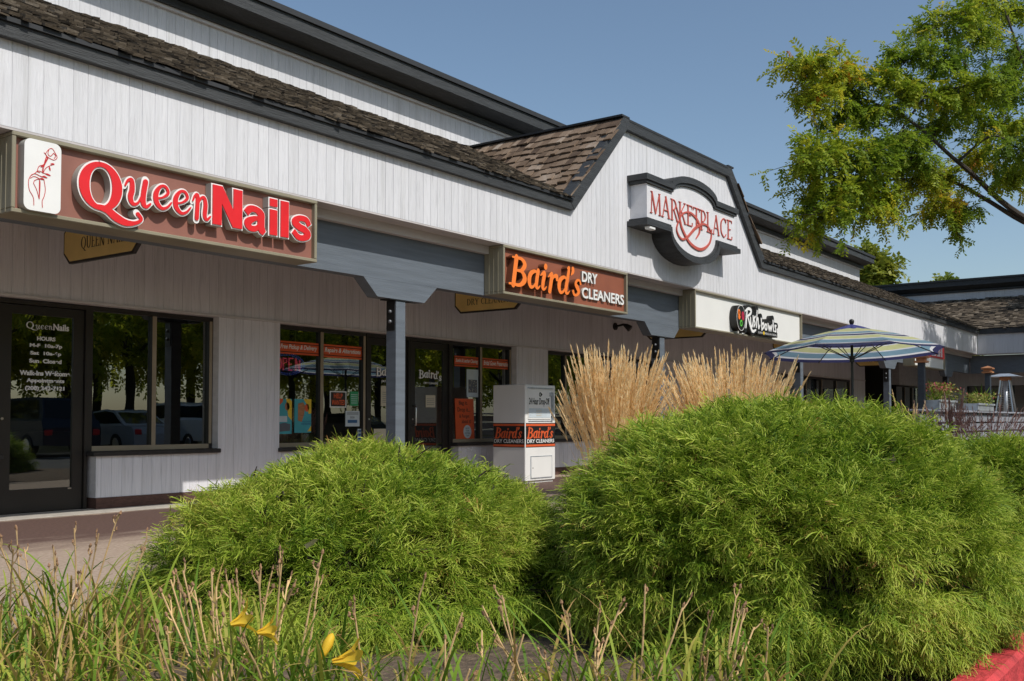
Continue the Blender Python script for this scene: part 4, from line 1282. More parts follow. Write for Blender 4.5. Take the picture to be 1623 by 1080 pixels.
# --- small hanging boards across the walkway
def hang(x, ya, yb, z0, label, lines, zh=.45):
    """octagonal gilt board with a black edge, its face across the walk; ya = street end, yb = shop end"""
    t = thing('hanging_sign', label, 'hanging sign', (x, (ya + yb) / 2, z0 + zh), 'gold boards hanging over the walkway')
    c = .11
    o8 = [(-yb, z0 + c), (-yb + c, z0), (-ya - c, z0), (-ya, z0 + c), (-ya, z0 + zh - c), (-ya - c, z0 + zh), (-yb + c, z0 + zh), (-yb, z0 + zh - c)]
    cy, cz = -(ya + yb) / 2, z0 + zh / 2
    fl = face_left(x)
    m_ = MB(); m_.prism(o8, fl, .02, -.02); b_ = m_.build('board', M['black'], t)
    sx = 1 - .05 / (yb - ya); sz = 1 - .05 / zh
    m_ = MB(); m_.prism([(cy + (u - cy) * sx, cz + (v - cz) * sz) for u, v in o8], fl, .026, .0205); m_.build('gilt_face', M['gold'], b_)
    for s, y0, y1, za, zb in lines:
        m_ = MB(); roman_into(m_, s, fl, -y1, -y0, za, zb, .002, .027, 0, None, .05, .9); m_.build('lettering', M['black'], b_)
    for y in (ya + .25, yb - .25):
        m_ = MB(); m_.tube([(x, y, z0 + zh), (x, y, 3.19)], .008, 6); m_.build('hanger_rod', M['black'], t)
hang(5.8, 8.88, 10.27, 2.665, 'gold hanging board above the salon door, partly behind the brown nail salon sign', [('QUEEN NAILS', 9.05, 9.92, 2.80, 2.925)])
hang(11.95, 8.68, 9.95, 2.64, 'gold hanging board with two lines of black capitals behind the rust-brown sign', [('DRY CLEANERS', 8.86, 9.70, 2.755, 2.85), ("BAIRD'S", 9.0, 9.55, 2.89, 2.985)])
hang(17.35, 8.3, 9.62, 2.565, 'gold hanging board just right of the second post, under the white bowls sign', [])
hang(24.2, 8.5, 9.8, 2.72, 'gold hanging board between the white bowls sign and the striped umbrella', [])
hang(30.8, 8.55, 9.85, 2.63, 'farthest gold hanging board, one line of capitals, seen under the umbrella edge', [('MAZZA', 8.8, 9.6, 2.76, 2.87)])

# ================================================================== lettering and papers on the glass
KX = GY / 10.57                     # papers were laid out for glass at y = 10.57
gf = lambda u, v, q: (u * KX, GY - q, 1 + (v - 1) * KX)
D_OUT = .008
def door_text(d, items, mat='white_vinyl', name='lettering'):
    for s, a, b, z0, z1, bold in items:
        m_ = MB(); text_into(m_, s, gf, a, b, z0, z1, .001, D_OUT, 0, None, bold)
        m_.build(name, M[mat], d)
m_ = MB()
x = 5.535
for ch, xx, v0, k, h in (('Q', 5.54, 1.965, .095, .095), ('u', 5.64, 1.985, .055, .045), ('e', 5.695, 1.985, .045, .045), ('e', 5.74, 1.985, .045, .045), ('n', 5.785, 1.985, .05, .045)):
    for q in QUEEN[ch]: stroke(m_, [(xx + a * k, v0 + b * h, wt * .7 * (k + h) / 2) for a, b, wt in q], gf, .001, D_OUT)
text_into(m_, 'Nails', gf, 5.84, 6.02, 1.982, 2.055, .001, D_OUT, 0, None, .03)
m_.build('lettering', M['white_vinyl'], D1)
door_text(D1, [('HOURS', 5.66, 5.866, 1.862, 1.906, .045), ('M-F  10a-7p', 5.58, 5.945, 1.777, 1.828, .045), ('Sat  10a-6p', 5.587, 5.935, 1.695, 1.746, .045), ('Sun  Closed', 5.578, 5.94, 1.618, 1.664, .045),
               ('Walk-Ins Welcome', 5.475, 6.04, 1.483, 1.535, .045), ('Appointments', 5.55, 5.975, 1.398, 1.452, .045), ('(208) 342-7121', 5.536, 5.977, 1.315, 1.37, .045)])
m_ = MB(); m_.box(6.06, 6.1, GY - .0235, GY - .021, .245, .257); m_.build('maker_plate', M['steel'], D1)
def arched(m_, x0, x1, z0, h):
    """Baird's in an arch"""
    wd = sum(SCRIPT[c][0] for c in "Baird's"); k = (x1 - x0) / wd; x = x0
    for c in "Baird's":
        t = (x + SCRIPT[c][0] * k / 2 - x0) / (x1 - x0)
        zz = z0 + .035 * math.sin(math.pi * t) - .03 * t
        script_glyph(m_, c, gf, x, zz, k, h, 0, .001, D_OUT)
        x += SCRIPT[c][0] * k
for d, xa in ((D2, 10.85), (D3, 11.80)):
    m_ = MB(); arched(m_, xa, xa + .54, 1.655, .125)
    text_into(m_, 'DRY CLEANERS', gf, xa + .11, xa + .45, 1.575, 1.607, .001, D_OUT, 0, None, .02)
    m_.build('lettering', M['white_vinyl'], d)
def band(wd, x0, x1, z0, z1, s):
    m_ = MB(); m_.quad(gf(x0, z0, D_OUT), gf(x1, z0, D_OUT), gf(x1, z1, D_OUT), gf(x0, z1, D_OUT))
    b_ = m_.build('vinyl_band', M['orange_vinyl'], wd)
    m_ = MB(); h = z1 - z0
    m_.quad(gf(x0, z0 + .14 * h, D_OUT + .001), gf(x1, z0 + .14 * h, D_OUT + .001), gf(x1, z0 + .2 * h, D_OUT + .001), gf(x0, z0 + .2 * h, D_OUT + .001))
    m_.quad(gf(x0, z1 - .2 * h, D_OUT + .001), gf(x1, z1 - .2 * h, D_OUT + .001), gf(x1, z1 - .14 * h, D_OUT + .001), gf(x0, z1 - .14 * h, D_OUT + .001))
    m_.build('band_lines', M['black'], b_)
    m_ = MB(); text_into(m_, s, gf, x0 + .03, x1 - .03, z0 + .3 * h, z1 - .24 * h, .001, D_OUT + .001, 0, None, .02, .25)
    m_.build('lettering', M['white_vinyl'], b_)
band(WN2, 8.985, 9.70, 1.90, 2.075, 'Free Pickup & Delivery')
band(WN2, 9.785, 10.55, 1.89, 2.075, 'Repairs & Alterations')
band(WN3, 12.66, 13.30, 1.89, 2.06, 'Suede & Leather Cleaning')
band(WN3, 13.40, 14.17, 1.89, 2.06, 'Bridal Gown Preservation')

def paper(name, label, x0, x1, z0, z1, mat, lean=0.0, out=-.02, cat='poster', group=None):
    """a sheet fixed to the inside of the glass"""
    t = thing(name, label, cat, ((x0 + x1) / 2, GY - out, z0), group)
    f_ = lambda u, v, q: ((u + lean * (v - z0)) * KX, GY - out - q, 1 + (v - 1) * KX)
    m_ = MB(); m_.prism([(x0, z0), (x1, z0), (x1, z1), (x0, z1)], f_, 0, -.003)
    sh = m_.build('sheet', M[mat], t)
    return sh, f_
def marks(sh, f_, items, mat, name='print'):
    m_ = MB()
    for it in items:
        if isinstance(it[0], str):
            s, a, b, z0, z1, bold = it
            text_into(m_, s, f_, a, b, z0, z1, .001, .001, 0, None, bold)
        else:
            m_.add([f_(u, v, .0016) for u, v in it], [tuple(range(len(it)))])
    m_.build(name, M[mat], sh)
def ell(cx, cz, rx, rz, n=20): return [(cx + rx * math.cos(2 * math.pi * i / n), cz + rz * math.sin(2 * math.pi * i / n)) for i in range(n)]
O_ = .009       # just outside the glass
sh, f_ = paper('help_wanted_sign', 'black help wanted card with white border and orange letters', 9.92, 10.236, 1.185, 1.418, 'white_vinyl', 0, O_, 'card sign')
marks(sh, f_, [[(9.935, 1.2), (10.221, 1.2), (10.221, 1.403), (9.935, 1.403)]], 'black', 'black_field')
m_ = MB(); text_into(m_, 'HELP', f_, 9.99, 10.16, 1.315, 1.385, .0015, .0025, 0, None, .03); text_into(m_, 'WANTED', f_, 9.95, 10.206, 1.22, 1.295, .0015, .0025, 0, None, .03); m_.build('lettering', M['orange_vinyl'], sh)
sh, f_ = paper('green_notice', 'small bright green notice right of the help wanted card', 10.315, 10.475, 1.215, 1.42, 'green_paper', 0, O_, 'notice')
marks(sh, f_, [[(10.33, z), (10.46, z), (10.46, z + .008), (10.33, z + .008)] for z in (1.25, 1.28, 1.31, 1.34, 1.37)], 'paper', 'printed_lines')
sh, f_ = paper('white_notice', 'white printed notice with a blue bar near the window bottom', 10.225, 10.505, .915, 1.137, 'paper', 0, O_, 'notice')
marks(sh, f_, [('2020', 10.31, 10.40, 1.03, 1.06, .02)] + [[(10.25, z), (10.48, z), (10.48, z + .006), (10.25, z + .006)] for z in (1.085, 1.1, 1.115)], 'grey_text')
marks(sh, f_, [[(10.265, .965), (10.455, .965), (10.455, 1.01), (10.265, 1.01)]], 'blue_print', 'blue_bar')
sh, f_ = paper('card_sticker', 'narrow pale sticker with blue squares low beside the frame', 10.468, 10.545, .70, .88, 'paper', 0, O_, 'sticker')
marks(sh, f_, [[(10.48, z), (10.533, z), (10.533, z + .035), (10.48, z + .035)] for z in (.72, .775, .83)], 'blue_print')
sh, f_ = paper('teal_poster', 'teal and yellow poster with an orange corner at the left window edge', 9.0, 9.222, .82, 1.293, 'teal', 0, O_, 'poster', 'teal posters in the cleaners window')
marks(sh, f_, [[(9.0, 1.2), (9.06, 1.25), (9.07, 1.293), (9.0, 1.293)]], 'orange_vinyl', 'orange_corner')
marks(sh, f_, [[(9.155, 1.06), (9.222, 1.0), (9.222, 1.26), (9.19, 1.293), (9.12, 1.293)]], 'yellow', 'yellow_patch')
marks(sh, f_, [ell(9.14, 1.19, .04, .055)], 'wood_cap', 'round_picture')
marks(sh, f_, [[(9.005, .98), (9.14, .98), (9.14, 1.06), (9.005, 1.06)]], 'paper', 'pale_panel')
marks(sh, f_, [[(9.01, .85), (9.19, .86), (9.2, .95), (9.1, .97), (9.01, .955)]], 'grey_text', 'photo_patch')
sh, f_ = paper('teal_poster', 'teal poster with a brown picture and white lettered wave', 9.27, 9.57, .832, 1.294, 'teal', 0, O_, 'poster', 'teal posters in the cleaners window')
marks(sh, f_, [[(9.33, 1.0), (9.40, .98), (9.44, 1.08), (9.46, 1.2), (9.42, 1.25), (9.33, 1.23)]], 'wood_cap', 'brown_picture')
marks(sh, f_, [[(9.43, 1.294), (9.57, 1.294), (9.57, 1.10), (9.52, 1.09), (9.50, 1.2)], [(9.50, .85), (9.57, .85), (9.57, .93)]], 'yellow', 'yellow_patch')
marks(sh, f_, [ell(9.49, 1.175, .04, .055)], 'orange_vinyl', 'round_picture')
marks(sh, f_, [('YOUR ORDER', 9.40, 9.56, .975, .995, .01), ('WE DELIVER', 9.39, 9.56, .94, .965, .02)], 'blue_print', 'lettering')
sh, f_ = paper('cream_notice', 'cream printed sheet on the left door leaf beside the post', 10.95, 11.175, 1.215, 1.52, 'paper_cream', 0, O_, 'notice')
marks(sh, f_, [[(10.98, z), (11.14, z), (11.14, z + .006), (10.98, z + .006)] for z in (1.27, 1.3, 1.33, 1.36, 1.39, 1.42)], 'grey_text', 'printed_lines')
sh, f_ = paper('plain_paper', 'plain grey sheet at the foot of the left door glass', 10.80, 11.065, .56, .877, 'paper_cream', 0, O_, 'paper')
sh, f_ = paper('small_notice', 'small cream sheet in the middle of the right door leaf', 11.957, 12.185, 1.208, 1.40, 'paper_cream', 0, O_, 'notice')
marks(sh, f_, [[(11.98, z), (12.16, z), (12.16, z + .006), (11.98, z + .006)] for z in (1.25, 1.28, 1.31, 1.34)], 'grey_text', 'printed_lines')
sh, f_ = paper('white_poster', 'tall pale poster with a dark speckled picture above the orange one', 12.978, 13.283, 1.39, 1.852, 'paper', 0, O_, 'poster')
marks(sh, f_, [[(13.02, 1.465), (13.25, 1.465), (13.25, 1.68), (13.02, 1.68)]], 'grey_text', 'picture')
rr = random.Random(4)
marks(sh, f_, [], 'yellow', 'picture_detail')
m_ = MB()
for i in range(40):
    u, v, r_ = rr.uniform(13.03, 13.24), rr.uniform(1.475, 1.67), rr.uniform(.003, .011)
    m_.add([f_(a, b, .0026) for a, b in ell(u, v, r_, r_, 7)], [tuple(range(7))])
m_.build('picture_detail', M['paper_cream'], sh)
sh, f_ = paper('orange_poster', 'leaning orange poster saying Bag it Drop it with a white oval', 12.70, 13.185, .695, 1.36, 'orange_vinyl', -.045, O_, 'poster')
marks(sh, f_, [('Bag it.', 12.80, 13.02, 1.24, 1.325, .012), ('Drop it...', 12.76, 13.09, 1.125, 1.215, .012), ('& Forget', 12.80, 13.06, 1.03, 1.10, .01), ('about it!', 12.86, 13.10, .955, 1.02, .01)], 'black', 'lettering')
m_ = MB(); m_.add([f_(a, b, .0024) for a, b in ell(13.0, .815, .105, .11, 24)], [tuple(range(24))]); ov = m_.build('white_oval', M['paper'], sh)
m_ = MB()
for s, a, b, z in (('ASK FOR', 12.95, 13.05, .86), ('YOUR', 12.955, 13.045, .82), ('DROP BAG', 12.93, 13.07, .78), ('TODAY', 12.955, 13.045, .74)): text_into(m_, s, f_, a, b, z, z + .025, .001, .0026, 0, None, .02)
m_.build('oval_print', M['grey_text'], sh)

t = thing('open_light', 'oval red and blue light-dot open sign in the cleaners window', 'neon sign', (9.27, GY + .06, 1.65))
f_ = face_front(GY + .06)
m_ = MB()
for row in (1.0, .86):
    n = 58
    for i in range(n):
        a = 2 * math.pi * i / n
        u, v = 9.24 + .31 * row * math.cos(a), 1.77 + .145 * row * math.sin(a)
        m_.prism(ell(u, v, .0055, .0055, 6), f_, .004, 0)
m_.build('dot_ring', M['led_blue'], t)
m_ = MB()
def dots(m_, pts):
    for (a, b), (c, d) in zip(pts[:-1], pts[1:]):
        n = max(2, int(math.hypot(c - a, d - b) / .017))
        for i in range(n):
            for off in (0, .013):
                u, v = a + (c - a) * i / n, b + (d - b) * i / n
                m_.prism(ell(u + off, v + off * .3, .006, .006, 6), f_, .005, 0)
dots(m_, [(9.09 + .045 * math.cos(i * math.pi / 8), 1.77 + .08 * math.sin(i * math.pi / 8)) for i in range(17)])
dots(m_, [(9.17, 1.69), (9.17, 1.85), (9.22, 1.845), (9.23, 1.80), (9.17, 1.77)])
dots(m_, [(9.34, 1.85), (9.27, 1.85), (9.27, 1.69), (9.34, 1.69)]); dots(m_, [(9.27, 1.77), (9.33, 1.77)])
dots(m_, [(9.39, 1.69), (9.39, 1.85), (9.46, 1.69), (9.46, 1.85)])
m_.build('dot_letters', M['led_red'], t)
m_ = MB(); m_.prism(ell(9.24, 1.77, .33, .16, 30), f_, -.004, -.02); m_.build('back_plate', M['black'], t)
m_ = MB(); m_.tube([(9.1, GY + .07, 1.9), (9.1, GY + .07, 2.25)], .003, 5); m_.tube([(9.4, GY + .07, 1.9), (9.4, GY + .07, 2.25)], .003, 5); m_.build('chain', M['steel'], t)

# ================================================================== drop-off box
t = thing('drop_box', 'tall white metal drop-off box wrapped with a black and orange band', 'drop box', (13.42, 9.7, 0))
bx0, bx1, by0, by1 = 13.0, 13.845, 9.38, 10.03
mb = MB(); mb.bbox(bx0, bx1, by0, by1, .03, 1.575, .012); mb.box(bx0 + .03, bx1 - .03, by0 + .03, by1 - .03, 0, .0295)
body = mb.build('body', M['white_metal'], t)
bf = face_front(by0); bl = face_left(bx0)
mb = MB()
mb.prism([(13.065, 1.02), (13.70, 1.02), (13.70, 1.50), (13.065, 1.50)], bf, .012, .001)
dr = mb.build('drop_door', M['white_metal'], t)
mb = MB(); mb.box(13.72, 13.76, by0 - .03, by0 - .001, 1.0, 1.46); mb.box(13.66, 13.72, by0 - .025, by0 - .013, 1.40, 1.46); mb.build('door_pull', M['galv'], dr)
mb = MB(); mb.box(13.06, 13.78, by0 - .02, by0 - .001, 1.515, 1.53); mb.box(13.08, 13.74, by0 - .008, by0 - .001, .985, .997); mb.build('seam_strip', M['galv'], body)
mb = MB(); text_into(mb, '24 Hour Drop-Off', bf, 13.08, 13.655, 1.225, 1.365, .001, .0135, 0, None, .02); mb.build('lettering', M['black'], dr)
mb = MB(); stroke(mb, ring_pts(13.39, 1.42, .022, .028, .015, .015), bf, .001, .0135); mb.prism([(13.41, 1.455), (13.455, 1.42), (13.41, 1.385)], bf, .0145, .0135); mb.build('arrow_mark', M['black'], dr)
mb = MB(); mb.prism([(13.085, 1.045), (13.675, 1.045), (13.675, 1.195), (13.085, 1.195)], bf, .0145, .0135); lb = mb.build('pale_label', M['paper'], dr)
mb = MB()
for z in (1.075, 1.105, 1.135, 1.16): mb.prism([(13.28, z), (13.43, z), (13.43, z + .009), (13.28, z + .009)], bf, .0155, .0148)
mb.build('label_print', M['paper_cream'], dr)
mb = MB(); mb.tube([(13.72, by0, 1.06), (13.72, by0 - .015, 1.06)], .014, 10); mb.tube([(13.72, by0, .985), (13.72, by0 - .004, .985)], .006, 8); mb.build('lock', M['black'], t)
mb = MB(); mb.prism(rrect(13.15, 13.725, .085, .415, .012, 3), bf, .01, .001); ad_ = mb.build('access_door', M['white_metal'], t)
mb = MB()
mb.box(13.135, 13.15, by0 - .008, by0 - .001, .07, .43); mb.box(13.725, 13.74, by0 - .008, by0 - .001, .07, .43); mb.box(13.15, 13.725, by0 - .008, by0 - .001, .4165, .43); mb.box(13.15, 13.725, by0 - .008, by0 - .001, .07, .0835)
mb.build('access_frame', M['galv'], t)
mb = MB(); mb.tube([(13.19, by0, .24), (13.19, by0 - .016, .24)], .008, 8); mb.build('lock', M['black'], ad_)
mb = MB()
for f2, a, b in ((bf, bx0 + .012, bx1 - .012), (bl, -by1 + .012, -by0 - .012)):
    mb.prism([(a, .57), (b, .57), (b, .96), (a, .96)], f2, .002, .0005)
bw = mb.build('vinyl_band', M['black'], t)
mb = MB()
for f2, a, b in ((bf, bx0 + .012, bx1 - .012), (bl, -by1 + .012, -by0 - .012)):
    for z in (.582, .912): mb.prism([(a, z), (b, z), (b, z + .034), (a, z + .034)], f2, .0032, .0022)
    script_into(mb, "Baird's", f2, a + .03, b - .03, .715, .885, .22, .001, .0025)
mb.build('orange_print', M['orange_vinyl'], bw)
mb = MB()
text_into(mb, 'DRY CLEANERS', bf, bx0 + .045, bx1 - .04, .64, .70, .001, .0025, 0, None, .02)
text_into(mb, 'DRY CLEANERS', bl, -by1 + .03, -by0 - .035, .64, .70, .001, .0025, 0, None, .01)
mb.build('lettering', M['white_vinyl'], bw)

# wall lamp bracket on the shaded siding
t = thing('wall_lamp', 'small dark wall fixture on the shaded siding left of the second post', 'wall lamp', (17.75, YW, 2.9))
mb = MB(); mb.tube([(17.6, YW, 2.9), (17.6, YW - .03, 2.9)], .075, 12); mb.build('wall_plate', M['black'], t)
mb = MB(); mb.tube([(17.6, YW - .03, 2.9), (17.6, YW - .2, 2.93), (17.62, YW - .26, 2.9), (17.63, YW - .34, 2.84)], [.02, .025, .05, .07], 10); mb.build('lamp_head', M['black'], t, smooth=True)

# ================================================================== umbrella
UX, UY = 15.67, 5.07
t = thing('patio_umbrella', 'open patio umbrella striped lime, teal, white and navy', 'umbrella', (UX, UY, 0))
mb = MB(); mb.tube([(UX, UY, .05), (UX, UY, 2.47)], .021, 10); mb.build('pole', M['black'], t, smooth=True)
mb = MB(); mb.tube([(UX, UY, 0), (UX, UY, .06), (UX, UY, .08)], [.26, .26, .1], 20); mb.tube([(UX, UY, .08), (UX, UY, .32)], .035, 12); mb.build('base', M['black'], t)
mb = MB(); mb.tube([(UX, UY, 2.455), (UX, UY, 2.475), (UX, UY, 2.505), (UX, UY, 2.545), (UX, UY, 2.565), (UX, UY, 2.572)], [.012, .014, .034, .04, .026, .005], 10); mb.build('finial', M['black'], t, smooth=True)
RU, a0 = 1.40, R(36.57 + 180 + 4)
def canopy_pt(r, ang, scal=1.0):
    """height of the stretched cloth; flat between ribs, scalloped at the rim"""
    k = (ang - a0) / (math.pi / 4); fr = k - math.floor(k)
    ed = math.cos(math.pi / 8) / math.cos((fr - .5) * math.pi / 4)
    sag = 1 - .045 * (1 - (2 * fr - 1) ** 2) * (r / RU) ** 2 * scal
    rr_ = r * ed * sag
    z = 2.435 - .40 * (r / RU) ** 1.45 + .06 * (r / RU) * math.cos(ang - a0) - .012 * (1 - (2 * fr - 1) ** 2) * (r / RU)
    return (UX + rr_ * math.cos(ang), UY + rr_ * math.sin(ang), z)
stripes = [(.30, .44, 0), (.44, .46, 1), (.46, .55, 2), (.55, .575, 1), (.575, .635, 3), (.635, .655, 1), (.655, .765, 0), (.765, .79, 1), (.79, .90, 2), (.90, .935, 1), (.935, 1.0, 3)]
mb = MB()
NA = 64
for ra, rb, mi in [(.02, .30, 0)] + stripes:
    for sub in range(2):
        r1, r2 = ra + (rb - ra) * sub / 2, ra + (rb - ra) * (sub + 1) / 2
        for i in range(NA):
            aa, ab = a0 + 2 * math.pi * i / NA, a0 + 2 * math.pi * (i + 1) / NA
            mb.quad(canopy_pt(r1 * RU, aa), canopy_pt(r2 * RU, aa), canopy_pt(r2 * RU, ab), canopy_pt(r1 * RU, ab), mi)
cn = mb.build('canopy', [M['cv_lime'], M['cv_white'], M['cv_teal'], M['cv_navy']], t)
mb = MB()
for i in range(NA):
    aa, ab = a0 + 2 * math.pi * i / NA, a0 + 2 * math.pi * (i + 1) / NA
    def vp(r, a):
        p = canopy_pt(r * RU * 1.0, a, 2.0)
        rip = .018 * (r / .32) * math.sin(a * 11)
        return (p[0], p[1], 2.47 - .16 * (r / .32) ** 1.2 + rip + .022)
    for r1, r2 in ((.01, .12), (.12, .22), (.22, .33)):
        mb.quad(vp(r1, aa), vp(r2, aa), vp(r2, ab), vp(r1, ab))
mb.build('vent_cap', M['navy'], t, smooth=True)
for k in range(8):
    a = a0 + k * math.pi / 4
    pts = [canopy_pt(r * RU, a + 1e-6) for r in (.03, .25, .5, .75, .985)]
    mb = MB(); mb.tube([(p[0], p[1], p[2] - .014) for p in pts], .008, 6); rb_ = mb.build('rib', M['black'], t)
    mb = MB(); q = pts[2]; mb.tube([(UX + .03 * math.cos(a), UY + .03 * math.sin(a), 1.95), (q[0], q[1], q[2] - .022)], .007, 6); mb.build('strut', M['black'], rb_)
mb = MB(); mb.tube([(UX, UY, 1.90), (UX, UY, 2.0)], .036, 12); mb.build('slider', M['black'], t)

# ================================================================== patio furniture beyond the shrubs
t = thing('patio_heater', 'tall steel pyramid patio heater with a flat hood', 'patio heater', (30.1, 5.58, 0))
hx, hy = 30.1, 5.58
mb = MB(); mb.bbox(hx - .27, hx + .27, hy - .27, hy + .27, .02, .75, .02); mb.bbox(hx - .3, hx + .3, hy - .3, hy + .3, .752, .79, .01); mb.build('base', M['steel'], t)
for sx in (-1, 1):
    for sy in (-1, 1):
        mb = MB(); mb.tube([(hx + sx * .27, hy + sy * .27, .79), (hx + sx * .10, hy + sy * .10, 2.10)], .022, 6); mb.build('corner_post', M['steel'], t)
mb = MB()
for k in range(26):
    f = .03 + .92 * k / 25; r_ = .262 + (.10 - .262) * f; z = .79 + 1.31 * f
    P = [(hx - r_, hy - r_, z), (hx + r_, hy - r_, z), (hx + r_, hy + r_, z), (hx - r_, hy + r_, z)]
    for i in range(4): mb.tube([P[i], P[(i + 1) % 4]], .004, 4, cap=False)
for i in range(4):
    for u in (-.5, 0, .5):
        a1, b1 = (u * .26, -.262), (u * .1, -.10)
        rot = lambda p, i=i: ((p[0], p[1]), (-p[1], p[0]), (-p[0], -p[1]), (p[1], -p[0]))[i]
        A_, B_ = rot(a1), rot(b1)
        mb.tube([(hx + A_[0], hy + A_[1], .8), (hx + B_[0], hy + B_[1], 2.08)], .004, 4, cap=False)
mb.build('guard_mesh', M['steel'], t)
mb = MB(); mb.tube([(hx, hy, .79), (hx, hy, 2.08)], .055, 12); mb.build('glass_tube', M['galv'], t, smooth=True)
mb = MB(); mb.bbox(hx - .13, hx + .13, hy - .13, hy + .13, 2.085, 2.19, .02); mb.build('burner', M['wood_cap'], t)
mb = MB(); e = .4
mb.add([(hx - e, hy - e, 2.19), (hx + e, hy - e, 2.19), (hx + e, hy + e, 2.19), (hx - e, hy + e, 2.19), (hx - .12, hy - .12, 2.275), (hx + .12, hy - .12, 2.275), (hx + .12, hy + .12, 2.275), (hx - .12, hy + .12, 2.275)],
       [(3, 2, 1, 0), (4, 5, 6, 7), (0, 1, 5, 4), (1, 2, 6, 5), (2, 3, 7, 6), (3, 0, 4, 7)]); mb.build('hood', M['galv'], t)

def cap_post(x, y, label, top):
    t_ = thing('capped_post', label, 'post', (x, y, 0), 'dark posts with wooden caps')
    m_ = MB(); m_.bbox(x - .055, x + .055, y - .055, y + .055, 0, top - .16, .006); m_.build('shaft', M['post_blue'], t_)
    m_ = MB()
    for z, r_, h in ((top - .16, .105, .035), (top - .124, .075, .045), (top - .078, .115, .03)): m_.bbox(x - r_, x + r_, y - r_, y + r_, z, z + h, .006)
    m_.add([(x - .12, y - .12, top - .047), (x + .12, y - .12, top - .047), (x + .12, y + .12, top - .047), (x - .12, y + .12, top - .047), (x, y, top)], [(0, 1, 4), (1, 2, 4), (2, 3, 4), (3, 0, 4), (3, 2, 1, 0)])
    m_.build('wood_cap', M['wood_cap'], t_)
cap_post(18.8, 4.85, 'dark square post with a stepped cedar cap just right of the umbrella', 2.19)
cap_post(23.6, 4.72, 'dark post with a cedar cap standing left of the steel heater', 2.18)

t = thing('patio_fence', 'low pale grey board fence round the patio with a flat rail', 'fence', (24, 4.7, 0))
mb = MB(); mb.bbox(18.0, 32.6, 4.6, 4.86, 1.155, 1.195, .008); mb.build('rail', M['fence'], t)
for k in range(8):
    x = 18.06 + k * 2.06
    mb = MB(); mb.bbox(x - .05, x + .05, 4.705, 4.8, 0, 1.154, .006); mb.build('post', M['fence'], t)
for k in range(6):
    z = .06 + k * .182
    mb = MB(); mb.bbox(18.0, 32.55, 4.672, 4.703, z, z + .15, .005); mb.build('board', M['fence'], t)
def planter(x0, x1, y, z0, h, label):
    t_ = thing('planter_box', label, 'planter', ((x0 + x1) / 2, y, z0), 'planter boxes on the patio fence')
    m_ = MB()
    m_.bbox(x0, x1, y - .14, y - .12, z0, z0 + h, .004); m_.bbox(x0, x1, y + .12, y + .14, z0, z0 + h, .004)
    m_.box(x0, x0 + .02, y - .119, y + .119, z0, z0 + h); m_.box(x1 - .02, x1, y - .119, y + .119, z0, z0 + h); m_.box(x0 + .021, x1 - .021, y - .119, y + .119, z0, z0 + .02)
    m_.bbox(x0 - .02, x1 + .02, y - .165, y - .141, z0 + h - .035, z0 + h + .005, .004)
    m_.build('box', M['galv'], t_)
    m_ = MB(); m_.box(x0 + .021, x1 - .021, y - .119, y + .119, z0 + h - .05, z0 + h - .03); m_.build('soil', M['soil'], t_)
planter(18.95, 20.15, 4.73, 1.197, .17, 'galvanised planter box with pink and green flowers on the fence rail')
planter(22.0, 23.5, 4.73, 1.197, .15, 'long planter box with spiky leaves below the steel heater')

# ================================================================== planting
UPV = np.array([0, 0, 1.0])
def nrm(a): return a / np.maximum(1e-9, np.linalg.norm(a, axis=-1, keepdims=True))

def strips(paths, widths, wdirs):
    """paths: list of (k,3), widths list of (k,), wdirs (3,) -> verts, quads of flat threads"""
    V, Q, T = [], [], []
    n = 0
    for p, wd, d in zip(paths, widths, wdirs):
        k = len(p)
        V.append(p - d * wd[:, None] / 2); V.append(p + d * wd[:, None] / 2)
        for i in range(k - 1): Q.append((n + i, n + i + 1, n + k + i + 1, n + k + i))
        t = np.linspace(0, 1, k); T += [t, t]
        n += 2 * k
    return np.vstack(V), np.array(Q), np.concatenate(T)

def instance(templates, P, X, Z, S, tone, rs, ktip=.6):
    """place templates (local x along X, z along Z) at P with size S; returns merged V,Q,tone"""
    Vs, Qs, Ts = [], [], []
    X = nrm(X); Yv = nrm(np.cross(Z, X)); Zv = np.cross(X, Yv)
    pick = rs.randint(0, len(templates), len(P)); off = 0
    for ti, (V, Q, T) in enumerate(templates):
        idx = np.where(pick == ti)[0]
        if not len(idx): continue
        M_ = np.stack([X[idx], Yv[idx], Zv[idx]], 1)                  # (n,3,3) rows
        W = np.einsum('vk,nkj->nvj', V, M_) * S[idx][:, None, None] + P[idx][:, None, :]
        n, v = len(idx), len(V)
        Vs.append(W.reshape(-1, 3))
        Qs.append((Q[None] + (np.arange(n) * v)[:, None, None]).reshape(-1, 4) + off)
        Ts.append(np.clip(tone[idx][:, None] + ktip * (T[None] - .5), 0, 1).ravel())
        off += n * v
    return np.vstack(Vs), np.vstack(Qs), np.concatenate(Ts)

